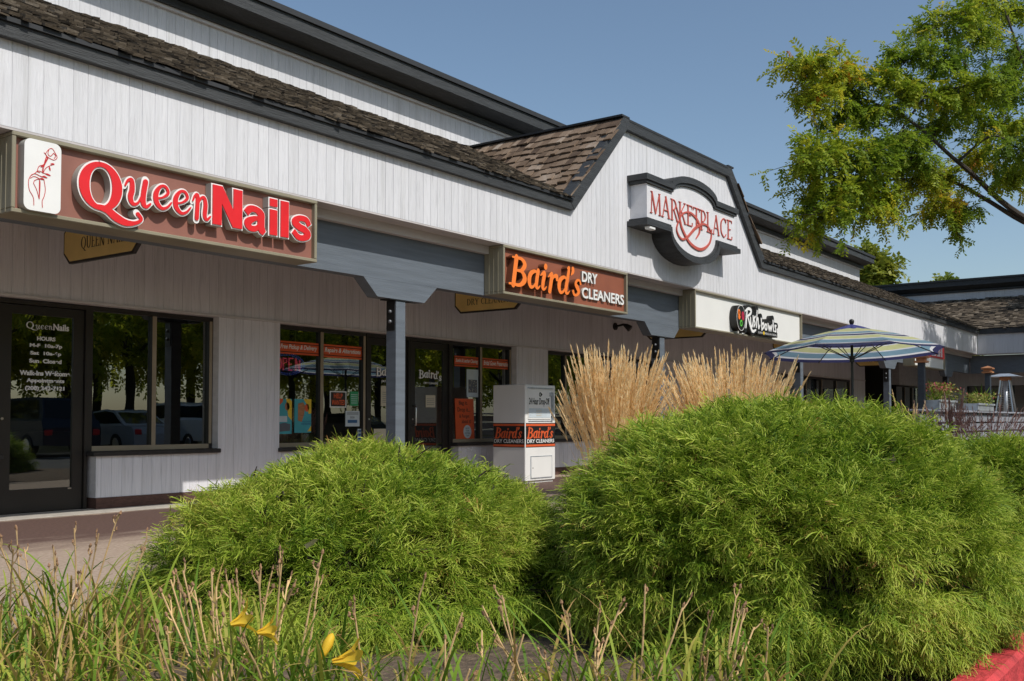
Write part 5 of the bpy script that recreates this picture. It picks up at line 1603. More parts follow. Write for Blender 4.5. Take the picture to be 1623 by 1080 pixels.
def thread_spray(seed, nb=10, w=.034):
    """a brush of string-like shoots leaving a drooping axis at narrow angles"""
    rs = np.random.RandomState(seed)
    paths, wid, wd = [], [], []
    xs = np.linspace(0, 1, 6)
    cz = -.62 * rs.uniform(.5, 1.4); cy = rs.uniform(-.25, .25)
    main = lambda x: np.stack([x * (1 - .15 * x), cy * x * x, .12 * x + cz * x ** 2.3], -1)
    paths.append(main(xs)); wid.append(w * np.array([1, 1, 1, .9, .8, .4])); wd.append(nrm(np.array([0, 1.0, .25])))
    for i in range(nb):
        x0 = .05 + .85 * (i + rs.uniform(-.4, .4)) / nb
        sd = 1 if i % 2 else -1
        ln = (.62 - .34 * x0) * rs.uniform(.6, 1.25)
        an = R(rs.uniform(15, 62))
        d = np.array([math.cos(an), sd * math.sin(an), rs.uniform(-.25, .35)])
        t = np.array([0, .3, .65, 1.0])
        cv = rs.normal(size=3) * .22
        p = main(np.array(x0)) + t[:, None] * ln * d + np.stack([t * 0, t * 0, -ln * rs.uniform(.25, .75) * t ** 2.2], -1) + (t * (1 - t))[:, None] * cv
        paths.append(p); wid.append(w * np.array([.8, .95, .85, .35])); wd.append(nrm(np.cross(d, [rs.uniform(-.6, .6), rs.uniform(-.5, .5), 1])))
    return strips(paths, wid, wd)

THREAD = [thread_spray(s) for s in range(8)]

def lumpy(rs, n=9, lo=1.5, hi=5):
    K = rs.normal(size=(n, 3)); K = nrm(K) * rs.uniform(lo, hi, (n, 1)); ph = rs.uniform(0, 6.28, n); am = rs.uniform(.3, 1, n); am /= am.sum()
    return lambda d: (np.sin(d @ K.T + ph) * am).sum(-1)

def shrub(label, c, rx, ry, rz, zc, n, seed, L=(.17, .29), lump=.15, tone0=.41, taper=.12, skirt=1.07, boxy=0.0):
    """clipped mound of thread-leaf cypress: twiggy dark heart, thousands of arching feathery sprays"""
    rs = np.random.RandomState(seed)
    t_ = thing('cypress_shrub', label, 'shrub', (c[0], c[1], -.03), 'mounded cypress shrubs in the bed')
    f1, f2, f3 = lumpy(rs, 9, 1.5, 5), lumpy(rs, 9, 5, 10), lumpy(rs, 11, 11, 22)
    D = nrm(rs.normal(size=(int(n * 2.2), 3)))
    D = D[D[:, 2] > -.62][:n]
    rad = lambda d: 1 + lump * f1(d) + .13 * f2(d)
    def pos(d, k):
        z = d[:, 2]
        h = np.where(z < 0, (skirt - .06 * np.abs(z)) / np.maximum(.2, np.hypot(d[:, 0], d[:, 1])), 1.0 - taper * np.maximum(0, z) ** 1.5 + boxy * np.sin(math.pi * np.clip(z, 0, 1)))
        q = np.stack([d[:, 0] * h * rx, d[:, 1] * h * ry, np.where(z > 0, np.sign(z) * np.abs(z) ** .88 * rz, z * (zc + .05) / .62)], -1)
        return np.array([c[0], c[1], zc]) + q * (rad(d) * k)[:, None]
    gap = f3(D)
    k = rs.uniform(.70, .96, len(D)) - .26 * np.clip((gap - .10) / .3, 0, 1) * np.clip(1.15 - D[:, 2], .25, 1)
    P = pos(D, k)
    P[:, 2] = np.maximum(P[:, 2], .02)
    N = nrm(D / np.array([rx, ry, rz]))
    up = np.clip(.02 + 1.05 * D[:, 2], -.35, .95)
    X = nrm(N * .95 + UPV * up[:, None] + rs.normal(size=D.shape) * .52)
    Z = nrm(UPV + N * .35 + rs.normal(size=D.shape) * .3)
    S = rs.uniform(L[0], L[1], len(D)) * (1 + .25 * (D[:, 2] > .7))
    tone = np.clip(tone0 + .14 * f2(D) * 2 + .10 * f1(D) + rs.normal(size=len(D)) * .13, .02, .92)
    tone[rs.uniform(size=len(D)) < .004] = 1.0
    V, Q, T = instance(THREAD, P, X, Z, S, tone, rs)
    np_build('foliage', V, Q, T, M['cypress'], t_)
    # stems and brown inner twigs
    m_ = MB(); rr_ = random.Random(seed)
    for i in range(170):
        d = rs.normal(size=3); d[2] = abs(d[2]) * .8 - .25; d = d / np.linalg.norm(d)
        e = pos(d[None], np.array([rs.uniform(.5, .74)]))[0]; e[2] = max(e[2], .03)
        b = np.array([c[0] + rs.uniform(-.15, .15), c[1] + rs.uniform(-.15, .15), -.02])
        mid = (b + e) / 2 + rs.normal(size=3) * .06 + np.array([0, 0, .1])
        m_.tube([b, mid, e], [.014, .008, .003], 5, cap=False)
    m_.build('stems', M['shrub_wood'], t_)
    # dense dead inner twiggery: many short crossed threads through the heart
    k2 = 2600
    D2 = nrm(rs.normal(size=(k2, 3))); D2[:, 2] = np.abs(D2[:, 2]) * 1.2 - .45; D2 = nrm(D2)
    P2 = pos(D2, rs.uniform(.40, .64, k2)); P2[:, 2] = np.maximum(P2[:, 2], .0)
    V, Q, T = instance(THREAD, P2, nrm(D2 + rs.normal(size=D2.shape) * .8), nrm(UPV + rs.normal(size=D2.shape) * .6), rs.uniform(.22, .34, k2), np.full(k2, .5), rs)
    np_build('inner_twigs', V, Q, T, M['shrub_wood'], t_)
    return t_

shrub('low wide bright green shrub below the nail salon and cleaners windows', (3.90, 3.83), 1.18, 1.10, .59, .20, 25000, 11, (.075, .135), tone0=.51, taper=.22, skirt=1.18)
shrub('tallest big round bright green shrub beside the red kerb', (4.83, 1.92), 1.12, 1.04, .74, .33, 32000, 23, (.075, .135), .12, .48, .06, 1.06, .11)
shrub('green shrub toned darker for tree shade, behind the tallest shrub at the right edge', (9.1, 1.75), 1.15, 1.0, .55, .2, 7000, 31, (.12, .2), .15, .36)  # lower leaf tone puts the tree's shade into the colour

# ---- grasses
def grass_clump(name, label, c, n, h, spread, lean, seed, mat, plume, cat='ornamental grass', group=None, leaf='blade', nleaf=260, leafh=.62):
    """tuft of stiff stems, each ending in a narrow seed plume"""
    rs = np.random.RandomState(seed)
    t_ = thing(name, label, cat, (c[0], c[1], 0), group)
    paths, wid, wdir, tone = [], [], [], []
    def add(p, wds, d, tn): paths.append(p); wid.append(wds); wdir.append(d); tone.append(tn)
    pl_, pw, pb = plume                              # plume length, width, bristles
    for i in range(n):
        a = rs.uniform(0, 6.28); r0 = spread * .35 * math.sqrt(rs.uniform()); 
        out = np.array([math.cos(a), math.sin(a), 0])
        hh = h * rs.uniform(.70, 1.03)
        ln = lean * rs.uniform(.1, 1) ** .8
        b = np.array([c[0], c[1], 0]) + out * r0
        t = np.linspace(0, 1, 6)
        bend = out * ln + rs.normal(size=3) * np.array([.085, .085, 0])
        p = b + t[:, None] * np.array([0, 0, hh]) + (t ** 1.8)[:, None] * bend - np.array([0, 0, 1.]) * (t ** 2)[:, None] * (ln * .25)
        d = nrm(rs.normal(size=3) * np.array([1, 1, .05]))
        tn = rs.uniform(.25, .8)
        add(p, np.full(6, .0042), d, tn)
        # plume: fine overlapping bristles round the top of the stem
        tip = p[-1]; dr = nrm(p[-1] - p[-2])
        L_ = pl_ * rs.uniform(.75, 1.2)
        for k in range(pb):
            f = rs.uniform(0, 1)
            q = tip - dr * L_ * (1 - f)
            prof = math.sin(math.pi * min(1, .12 + .88 * f)) ** .7 * (1 - .35 * f)
            sd = rs.normal(size=3); sd -= dr * sd.dot(dr); sd = nrm(sd)
            e = q + dr * L_ * .13 + sd * pw * prof * rs.uniform(.5, 1)
            add(np.stack([q, (q + e) / 2 + sd * pw * .12, e]), np.array([.0045, .0065, .002]) * (pw / .02) ** .5, nrm(np.cross(dr, sd) + rs.normal(size=3) * .3), np.clip(tn + rs.uniform(-.05, .45), 0, 1))
    V, Q, T = strips(paths, wid, wdir)
    tv = np.concatenate([np.full(2 * len(p), tt) for p, tt in zip(paths, tone)])
    np_build('plumes', V, Q, tv, M[mat], t_)
    paths, wid, wdir, tone = [], [], [], []
    for i in range(nleaf):
        a = rs.uniform(0, 6.28); out = np.array([math.cos(a), math.sin(a), 0]); r0 = spread * .4 * math.sqrt(rs.uniform())
        hh = leafh * rs.uniform(.6, 1.1); rch = hh * rs.uniform(.3, .9)
        t = np.linspace(0, 1, 7)
        p = np.array([c[0], c[1], 0]) + out * r0 + t[:, None] * out * rch + np.stack([t * 0, t * 0, hh * (1.9 * t - 1.2 * t * t)], -1)
        add(p, .011 * np.array([.8, 1, 1, .9, .7, .5, .1]), np.array([-out[1], out[0], .1]), rs.uniform(0, .85))
    V, Q, T = strips(paths, wid, wdir)
    np_build('leaves', V, Q, np.concatenate([np.full(2 * len(p), tt) for p, tt in zip(paths, tone)]), M[leaf], t_)
    return t_
gA = 'clumps of straw-coloured feather grass'
grass_clump('feather_grass', 'straw feather grass clump between the drop box and the second post', (7.29, 4.36), 340, 1.60, .50, .30, 3, 'straw', (.34, .021, 64), group=gA)
grass_clump('feather_grass', 'straw feather grass clump under the white bowls sign, right of the post', (8.06, 3.64), 390, 1.58, .66, .42, 4, 'straw', (.34, .021, 64), group=gA)
gP = 'purple fountain grasses by the patio'
grass_clump('fountain_grass', 'tallest purple fountain grass plume right of the first capped post', (16.1, 3.72), 9, 1.5, .25, .25, 6, 'plum', (.5, .045, 150), group=gP, nleaf=60, leafh=.9)
grass_clump('fountain_grass', 'loose purple fountain grass in front of the fence boards', (15.28, 3.74), 60, 1.36, .7, .6, 7, 'plum', (.3, .02, 40), group=gP, nleaf=80, leafh=.8)
grass_clump('fountain_grass', 'airy pinkish fountain grass at the right end of the fence', (15.15, 3.08), 160, 1.26, .9, .7, 8, 'plum', (.3, .02, 30), group=gP, nleaf=90, leafh=.75)
grass_clump('tan_grass', 'tan grass tuft left of the first capped post', (15.2, 4.1), 9, 1.45, .3, .3, 9, 'straw', (.22, .02, 50), nleaf=50, leafh=.85)

def spiky(label, x, y, z, n, ln, seed, cat='plant'):
    rs = np.random.RandomState(seed)
    t_ = thing('spiky_plant', label, cat, (x, y, z))
    paths, wid, wdir, tone = [], [], [], []
    for i in range(n):
        a = rs.uniform(0, 6.28); el = rs.uniform(.35, 1.45); out = np.array([math.cos(a), math.sin(a), 0])
        L_ = ln * rs.uniform(.7, 1.1); t = np.linspace(0, 1, 5)
        p = np.array([x, y, z]) + t[:, None] * (out * math.cos(el) + UPV * math.sin(el)) * L_ - np.stack([t * 0, t * 0, L_ * .18 * t * t], -1)
        paths.append(p); wid.append(.032 * np.array([.7, 1, .9, .6, .05])); wdir.append(np.array([-out[1], out[0], 0])); tone.append(rs.uniform(.1, .8))
    V, Q, T = strips(paths, wid, wdir)
    np_build('leaves', V, Q, np.concatenate([np.full(10, v) for v in tone]), M['lily_leaf'], t_)
def leafy(name, label, x0, x1, y, z, h, n, seed, mats, sizes=.05, cat='plant'):
    """bushy bedding plant: small leaves (and blooms) through a low mound"""
    rs = np.random.RandomState(seed)
    t_ = thing(name, label, cat, ((x0 + x1) / 2, y, z))
    for nm, mt, k, zlo in mats:
        P = np.stack([rs.uniform(x0, x1, k), y + rs.normal(size=k) * .12, z + h * rs.uniform(zlo, 1, k) ** .8], -1)
        d = nrm(rs.normal(size=(k, 3)) + UPV * .5); sd = nrm(np.cross(d, rs.normal(size=(k, 3))))
        s = sizes * rs.uniform(.6, 1.3, k)[:, None]
        V = np.stack([P, P + d * s * .5 + sd * s * .35, P + d * s, P + d * s * .5 - sd * s * .35], 1).reshape(-1, 3)
        np_build(nm, V, np.arange(4 * k).reshape(-1, 4), np.repeat(rs.uniform(0, 1, k), 4), M[mt], t_)
spiky('spiky green plant in the long planter beside the heater', 23.0, 4.73, 1.33, 26, .62, 2)
spiky('thin spiky plant behind the pink flowers', 19.3, 4.76, 1.34, 9, .62, 5)
leafy('flowering_plant', 'pink and green bedding flowers in the first planter box', 19.0, 20.1, 4.73, 1.33, .34, 900, 3, [('leaves', 'blade', 700, 0), ('blooms', 'terracotta', 260, .5)])
leafy('bedding_plant', 'yellow-green bedding leaves in the long planter box', 22.1, 23.4, 4.73, 1.31, .24, 900, 4, [('leaves', 'blade', 800, 0), ('blooms', 'terracotta', 60, .5)])

# ---- daylilies in front
def flower(parent, tip, aim, size, seed, bud=False):
    """trumpet of six recurved petals (or a closed bud) at the end of a scape"""
    rs = random.Random(seed)
    tip = Vector(tip); ax = Vector(aim).normalized(); sd = ax.orthogonal().normalized(); s2 = ax.cross(sd)
    m_ = MB()
    if bud:
        m_.tube([tip, tip + ax * size * .25, tip + ax * size * .6, tip + ax * size * .9, tip + ax * size], [.006, .011, .015, .010, .002], 8, 0, .4)
        return m_.build('bud', M['petal'], parent, smooth=True)
    for k in range(6):
        a = k * math.pi / 3 + rs.uniform(-.12, .12); r0 = sd * math.cos(a) + s2 * math.sin(a); tg = ax.cross(r0)
        prof = [(0, .004, .004), (.35, .012, .011), (.65, .028, .017), (.88, .052, .015), (1.0, .075, .004)]
        L_ = []; Rr = []; Md = []
        for f, o, hw in prof:
            o2 = o * size / .09 * rs.uniform(.85, 1.1); hw2 = hw * size / .09
            p = tip + ax * size * (f - .28 * max(0, f - .75)) + r0 * o2
            L_.append(p + tg * hw2 + r0 * .002); Rr.append(p - tg * hw2 + r0 * .002); Md.append(p - r0 * .002)
        vs = L_ + Md + Rr; n = len(L_)
        m_.add(vs, [(i, i + 1, n + i + 1, n + i) for i in range(n - 1)] + [(n + i, n + i + 1, 2 * n + i + 1, 2 * n + i) for i in range(n - 1)], 0, rs.uniform(.2, .9))
    return m_.build('flower', M['petal'], parent, smooth=True)

def daylily(label, c, nl, hl, ns, hs, seed, spread=.28, dry=.25, flowers=(), stalk_to=(), thatch=90):
    rs = np.random.RandomState(seed)
    t_ = thing('daylily_clump', label, 'daylily', (c[0], c[1], 0), 'daylily clumps along the front of the bed')
    paths, wid, wdir, tone = [], [], [], []
    for i in range(nl):
        a = rs.uniform(0, 6.28); out = np.array([math.cos(a), math.sin(a), 0]); r0 = spread * math.sqrt(rs.uniform())
        b0 = rs.uniform(0, 6.28)
        hh = hl * rs.uniform(.55, 1.15); rch = hh * rs.uniform(.35, 1.15)
        dr_ = rs.uniform(.75, 1.35)
        t = np.linspace(0, 1, 10)
        p = np.array([c[0] + r0 * math.cos(b0), c[1] + r0 * math.sin(b0), -.02]) + (t ** 1.15)[:, None] * out * rch + np.stack([t * 0, t * 0, hh * (2.0 * t - dr_ * t ** 2.2)], -1)
        sw_ = rs.normal(size=3) * .05 * hh; p += (t ** 2)[:, None] * sw_
        side = nrm(np.array([-out[1], out[0], rs.uniform(-.35, .35)]))
        wd_ = rs.uniform(.007, .013) * np.array([.9, 1, 1, 1, .95, .9, .75, .55, .35, .06])
        paths.append(p); wid.append(wd_); wdir.append(side)
        tone.append(rs.uniform(.7, 1.0) if rs.uniform() < dry else rs.uniform(.0, .7))
    for i in range(thatch):                       # last year's leaves lying dead on the ground
        a = rs.uniform(0, 6.28); out = np.array([math.cos(a), math.sin(a), 0]); r0 = spread * 1.5 * math.sqrt(rs.uniform()); b0 = rs.uniform(0, 6.28)
        ln = rs.uniform(.15, .34); t = np.linspace(0, 1, 10)
        p = np.array([c[0] + r0 * math.cos(b0), c[1] + r0 * math.sin(b0), rs.uniform(.0, .07)]) + t[:, None] * out * ln + np.stack([t * 0, t * 0, rs.uniform(0, .09) * np.sin(math.pi * t)], -1) + (t ** 2)[:, None] * rs.normal(size=3) * .03
        p[:, 2] = np.maximum(p[:, 2], .02)
        paths.append(p); wid.append(np.full(10, rs.uniform(.004, .009))); wdir.append(nrm(np.array([-out[1], out[0], rs.uniform(-.5, .5)]))); tone.append(rs.uniform(.85, 1.0))
    V, Q, T = strips(paths, wid, wdir)
    tv = np.concatenate([np.clip(tt + np.tile(np.linspace(-.05, .22, len(p)) ** 1, 2), 0, 1) for p, tt in zip(paths, tone)])
    np_build('leaves', V, Q, tv, M['lily_leaf'], t_)
    tips = list(stalk_to)
    for i in range(ns):
        a = rs.uniform(0, 6.28); ln = hs * rs.uniform(.05, .45)
        tips.append((c[0] + rs.uniform(-1, 1) * spread + ln * math.cos(a), c[1] + rs.uniform(-1, 1) * spread * .8 + ln * math.sin(a), hs * rs.uniform(.62, 1.05)))
    for i, tp_ in enumerate(tips):
        tp_ = np.array(tp_)
        b = np.array([c[0], c[1], -.02]) * .62 + np.array([tp_[0], tp_[1], -.02]) * .38 + np.array([rs.uniform(-.06, .06), rs.uniform(-.06, .06), 0])
        t = np.linspace(0, 1, 6)
        kn = rs.normal(size=3) * np.array([.02, .02, 0])
        p = b + t[:, None] * (tp_ - b) + np.sin(math.pi * t)[:, None] * kn
        m_ = MB(); tn = rs.uniform(0, 1)
        m_.tube(list(p), list(np.linspace(.0046, .0026, 6)), 6, 0, tn)
        # forked withered tip with shrivelled seed heads
        d = nrm(p[-1] - p[-2])
        for k in range(rs.randint(2, 5)):
            f = rs.uniform(.0, .10); q = p[-1] - d * f
            sdv = nrm(rs.normal(size=3)); e = q + d * rs.uniform(.012, .04) + sdv * rs.uniform(.008, .022)
            m_.tube([q, (q + e) / 2 + sdv * .003, e], [.0028, .0022, .002], 5, 0, tn)
            r_ = rs.uniform(.003, .0062)
            m_.tube([e, e + d * .005 + sdv * .002, e + d * .012, e + d * .017 + sdv * .003], [.002, r_, r_ * .8, .0012], 6, 1, rs.uniform(0, 1))
        m_.build('dry_stalk', [M['stalk'], M['pod']], t_)
    for j, (tip, aim, size, bud) in enumerate(flowers):
        tip = Vector(tip)
        b = Vector((c[0], c[1], 0)).lerp(Vector((tip.x, tip.y, 0)), .5)
        m_ = MB(); m_.tube([b, b.lerp(tip, .5) + Vector((.015, 0, .02)), tip], [.005, .004, .0035], 6)
        m_.build('scape', M['blade'], t_)
        flower(t_, tip, aim, size, seed * 10 + j, bud)
    return t_

daylily('big tangled daylily clump at the left edge with tall bare stalks', (2.12, 3.78), 330, .40, 8, .56, 41, .48, .36, stalk_to=[(2.0, 3.86, .57), (2.23, 3.54, .64), (2.06, 3.7, .52), (1.9, 3.8, .55)], thatch=420)
daylily('daylily clump in the lower left corner, leaves arching right', (1.72, 3.22), 160, .34, 4, .46, 42, .30, .34)
daylily('daylily clump with yellow flowers and many brown stalks', (1.98, 2.47), 170, .42, 14, .52, 43, .28, .16,
        flowers=[((1.88, 2.41, .41), (.5, -.3, .15), .068, False), ((1.96, 2.39, .375), (.7, -.5, .1), .06, False)],
        stalk_to=[(1.6, 2.38, .48), (1.85, 2.54, .50), (1.94, 2.58, .54), (1.89, 2.49, .51), (1.99, 2.52, .51), (2.05, 2.44, .52), (2.07, 2.41, .58), (2.03, 2.3, .53), (1.81, 2.6, .53), (1.86, 2.61, .55)])
daylily('daylily clump with a yellow bud and bloom, in front of the low shrub', (2.12, 1.98), 150, .38, 5, .48, 44, .26, .1,
        flowers=[((1.93, 2.04, .345), (.8, -.6, .05), .082, False), ((1.935, 2.09, .345), (.45, -.1, .8), .075, True)],
        stalk_to=[(2.06, 1.84, .53), (2.17, 1.78, .47), (1.99, 2.02, .49), (2.43, 1.76, .37)], thatch=260)
daylily('sparse daylily clump with rusty leaning stalks between the shrubs', (2.62, 1.66), 130, .34, 7, .44, 45, .28, .15, stalk_to=[(2.51, 1.98, .42), (2.39, 1.82, .45), (2.56, 1.58, .35), (2.8, 1.43, .43), (2.82, 1.57, .48)], thatch=260)
daylily('small daylily clump before the tallest shrub, stalks leaning right', (2.98, 1.42), 150, .31, 4, .38, 46, .28, .08, stalk_to=[(3.08, 1.38, .43), (3.10, 1.36, .39), (3.05, 1.26, .35), (2.95, 1.4, .4)])
daylily('thin grassy tuft between the low shrub and the drop box', (5.6, 4.55), 120, .42, 2, .4, 47, .3, .1)

# fallen leaf caught on the low shrub
t = tag(bpy.data.objects.new('fallen_leaf', None), 'pale dry leaf caught on the front of the low shrub', 'leaf')
COL.objects.link(t); t.location = (2.86, 3.16, .5); ORG[t.name] = Vector(t.location)
mb = MB(); mb.add([(2.84, 3.17, .49), (2.86, 3.13, .515), (2.89, 3.14, .51), (2.885, 3.165, .485), (2.86, 3.18, .47), (2.866, 3.148, .5)], [(0, 1, 5), (1, 2, 5), (2, 3, 5), (3, 4, 5), (4, 0, 5)]); mb.build('blade', M['paper_cream'], t)

# ---- trees
def pinnate(seed, n=6, ll=.34, lw=.15):
    """drooping compound leaf: paired leaflets along a midrib"""
    rs = np.random.RandomState(seed); V, Q, T = [], [], []
    k = 0
    for i in range(n):
        x = .12 + .86 * i / (n - 1)
        for sd in (-1, 1):
            b = np.array([x, 0, -.35 * x * x]); a = R(rs.uniform(35, 75))
            d = np.array([math.cos(a), sd * math.sin(a), rs.uniform(-.7, .1)]); d /= np.linalg.norm(d)
            s = np.cross(d, [rs.uniform(-.6, .6), rs.uniform(-.4, .4), 1]); s /= np.linalg.norm(s)
            L = ll * rs.uniform(.8, 1.2) * (1 - .3 * abs(x - .5)); W = lw * rs.uniform(.8, 1.2)
            V += [b, b + d * L * .45 + s * W / 2, b + d * L, b + d * L * .45 - s * W / 2]
            Q.append((k, k + 1, k + 2, k + 3)); T += [.3, .5, .7, .5]; k += 4
    return np.array(V), np.array(Q), np.array(T)
PIN = [pinnate(s) for s in range(7)]
BROAD = [pinnate(s + 20, 3, .55, .34) for s in range(6)]

def tree(name, label, base, trunk, limbs, tips, seed, mat, templ, ntw=12, nsp=9, twl=(.4, .85), ls=(.15, .24), droop=.35, tone=(.4, .2), r0=.16, group=None, flat=.5):
    rs = np.random.RandomState(seed)
    t_ = thing(name, label, 'tree', base, group)
    m_ = MB()
    m_.tube(trunk, list(np.linspace(r0, r0 * .6, len(trunk))), 10, cap=False)
    trunk_o = m_.build('trunk', M['bark'], t_, smooth=True)
    pts = [(np.array(p), r0 * .55) for p in trunk[len(trunk) // 2:]]
    m_ = MB()
    for lb in limbs:
        rr_ = np.linspace(r0 * .5, r0 * .12, len(lb)); lbc = catmull(lb, 5); rc = np.linspace(r0 * .5, r0 * .12, len(lbc))
        m_.tube(lbc, list(rc), 7, cap=False)
        pts += [(np.array(p), r) for p, r in zip(lbc, rc)]
    order = sorted(tips, key=lambda p: min(np.linalg.norm(np.array(p) - q[0]) for q in pts))
    Ps, Xs, Zs, Ss, Ts = [], [], [], [], []
    for tp_ in order:
        tp_ = np.array(tp_)
        # nearest carrying wood, preferring wood below and inside
        j = min(range(len(pts)), key=lambda i: np.linalg.norm(tp_ - pts[i][0]) + .6 * max(0, pts[i][0][2] - tp_[2]))
        b, rb = pts[j]
        L = np.linalg.norm(tp_ - b)
        mid = (b + tp_) / 2 + np.array([0, 0, .10 * L]) + rs.normal(size=3) * .07 * L
        path = catmull([b, mid, tp_], 5)
        r1 = min(rb * .75, .012 + .016 * L); rc = np.linspace(r1, .006, len(path))
        m_.tube(path, list(rc), 5, cap=False)
        pts += [(np.array(p), r) for p, r in zip(path[2:], rc[2:])]
        pool = [np.array(p) for p in path[len(path) // 2:]] + [tp_] * 3
        ct = np.clip(rs.normal(tone[0], tone[1] * .7), .05, .95)
        for k in range(ntw):
            s0 = pool[rs.randint(len(pool))]
            d = rs.normal(size=3) * np.array([1, 1, flat]) + (tp_ - b) / max(L, .1) * .5; d /= np.linalg.norm(d)
            ln = rs.uniform(*twl)
            e = s0 + d * ln - np.array([0, 0, droop * ln * ln])
            m_.tube([s0, (s0 + e) / 2 + np.array([0, 0, .05 * ln]), e], [.006, .004, .002], 4, cap=False)
            for q in range(nsp):
                f = rs.uniform(.15, 1.03); p = s0 + (e - s0) * f + np.array([0, 0, .05 * ln * 4 * f * (1 - f)])
                x = d * .5 + rs.normal(size=3) * .7 + np.array([0, 0, -.35]); 
                Ps.append(p); Xs.append(x); Zs.append(UPV + rs.normal(size=3) * .35); Ss.append(rs.uniform(*ls))
                Ts.append(np.clip(ct + rs.normal() * tone[1] * .7, 0, 1))
    m_.build('limbs', M['bark'], trunk_o)
    V, Q, T = instance(templ, np.array(Ps), np.array(Xs), np.array(Zs), np.array(Ss), np.array(Ts), rs, .1)
    np_build('crown', V, Q, T, M[mat], t_)
    return t_
VIS = [(13.25, 3.09, 4.0), (12.47, 3.26, 3.87), (11.63, 3.53, 3.71), (10.77, 3.81, 3.52), (10.77, 3.81, 3.94), (10.74, 3.86, 4.56), (10.7, 3.91, 4.91), (11.51, 3.69, 4.51), (11.51, 3.69, 4.81), (11.81, 3.28, 4.88), (11.9, 3.16, 5.17), (12.71, 2.94, 5.29), (12.67, 3.0, 5.75), (13.5, 2.75, 5.79), (14.3, 2.54, 5.66), (14.31, 2.53, 6.32), (11.8, 3.29, 4.22), (12.61, 3.07, 4.52), (13.44, 2.83, 4.83), (13.72, 2.45, 4.67), (13.53, 2.71, 4.28), (11.93, 3.12, 4.0), (10.49, 3.75, 3.19), (10.93, 3.59, 3.35), (11.71, 3.41, 3.46), (12.71, 2.94, 3.50), (12.65, 3.03, 3.58), (13.72, 2.46, 4.04), (10.94, 3.58, 3.94), (11.72, 3.4, 4.59), (12.85, 2.75, 5.9), (13.65, 2.55, 6.43), (13.77, 2.38, 5.07), (12.24, 2.7, 4.81), (12.02, 2.99, 4.73), (11.24, 3.62, 3.65), (10.42, 3.85, 3.73), (11.16, 3.72, 4.93), (11.14, 3.31, 3.9), (12.66, 2.13, 4.08), (12.46, 2.41, 4.88)]
HID = [(16.67, 1.81, 3.25), (18.63, 0.73, 6.35), (16.86, -0.53, 5.64), (16.42, -0.65, 3.24), (18.33, 0.26, 3.71), (14.2, -2.15, 6.14), (19.13, 0.02, 5.39), (15.98, 1.25, 2.96), (15.09, 1.48, 3.01), (16.77, 1.85, 3.22), (16.58, -0.4, 4.87), (13.61, -1.35, 5.25), (17.46, -1.97, 4.64), (13.49, -1.83, 5.76), (13.14, -0.69, 7.26), (13.88, -0.21, 5.15), (15.96, -0.62, 4.74), (13.26, 1.15, 7.31), (13.88, -0.77, 5.75), (14.25, -0.44, 4.8), (18.33, 1.79, 5.23), (12.2, 0.36, 5.2), (15.5, -1.81, 7.29), (13.63, -1.41, 4.25), (14.69, 0.16, 4.79), (15.11, -2.1, 5.6), (13.16, -0.78, 3.98), (16.52, -0.43, 4.15), (16.51, -0.78, 4.08), (11.79, 0.75, 4.97), (13.05, -0.1, 4.64), (15.53, -1.05, 4.17), (13.77, -1.35, 6.71), (18.87, -0.44, 5.19), (18.61, -0.6, 4.83), (14.88, 1.22, 3.54), (17.96, -0.57, 6.55), (16.1, -1.88, 5.57), (16.36, -1.39, 6.39), (12.79, -0.31, 6.79)]
tree('honey_locust', 'honey locust with yellowing feathery leaves leaning in at the upper right', (15.7, 1.45, 0), [(15.7, 1.45, -.05), (15.72, 1.42, .9), (15.66, 1.47, 2.0), (15.7, 1.4, 3.1), (15.6, 1.0, 4.3)],
     [[(15.69, 1.45, 2.7), (14.88, 1.93, 3.32), (14.28, 2.4, 3.55), (13.7, 2.75, 3.8), (13.14, 3.06, 3.97), (12.22, 3.34, 3.84), (11.29, 3.63, 3.66)],
      [(14.84, 2.0, 3.33), (14.0, 2.51, 3.7), (13.16, 2.78, 4.02), (12.58, 2.86, 4.1), (11.95, 3.19, 4.46), (11.45, 3.67, 4.72)],
      [(15.66, 1.3, 3.4), (14.9, 1.5, 4.3), (14.3, 2.2, 5.2), (13.7, 2.5, 6.2)], [(15.6, 1.0, 4.2), (14.6, -.2, 5.2), (13.8, -.9, 6.3)], [(15.6, 1.0, 4.2), (16.8, -.2, 5.0), (18.4, -.2, 6.0)], [(15.7, 1.35, 3.0), (16.6, .4, 3.7), (18.0, .3, 4.4)]],
     VIS + [p for p in HID if p[2] > 4.1][::2], 5, 'locust', PIN, 15, 13, (.2, .44), (.115, .19), .4, (.46, .20), .085)

def round_tips(c, rx, ry, rz, n, seed):
    rs = np.random.RandomState(seed); d = nrm(rs.normal(size=(n, 3))); d[:, 2] = np.where(d[:, 2] < -.55, -d[:, 2], d[:, 2])
    k = rs.uniform(.45, 1, (n, 1)) ** .6
    return [tuple(q) for q in np.array(c) + d * np.array([rx, ry, rz]) * k]
def plain_tree(name, label, x, y, h, r, seed, mat, templ, n=46, group=None, ntw=9, nsp=8, tone=(.45, .2), zb=.28, ls=(.3, .5), twl=(.6, 1.3)):
    c = (x, y, h * (zb + (1 - zb) / 2)); rz = h * (1 - zb) / 2
    tr = [(x, y, -.15), (x + .05, y, h * .2), (x - .05, y + .05, h * .45), (x, y, h * .7)]
    lb = [[(x, y, h * .35), (x + r * .4 * math.cos(a), y + r * .4 * math.sin(a), h * .5), (x + r * .75 * math.cos(a), y + r * .75 * math.sin(a), h * .66)] for a in (.3, 1.5, 2.7, 4.0, 5.2)]
    return tree(name, label, (x, y, -.13), tr, lb, round_tips(c, r, r, rz, n, seed), seed, mat, templ, ntw, nsp, twl, ls, .2, tone, .05 * h ** .6, group, .8)
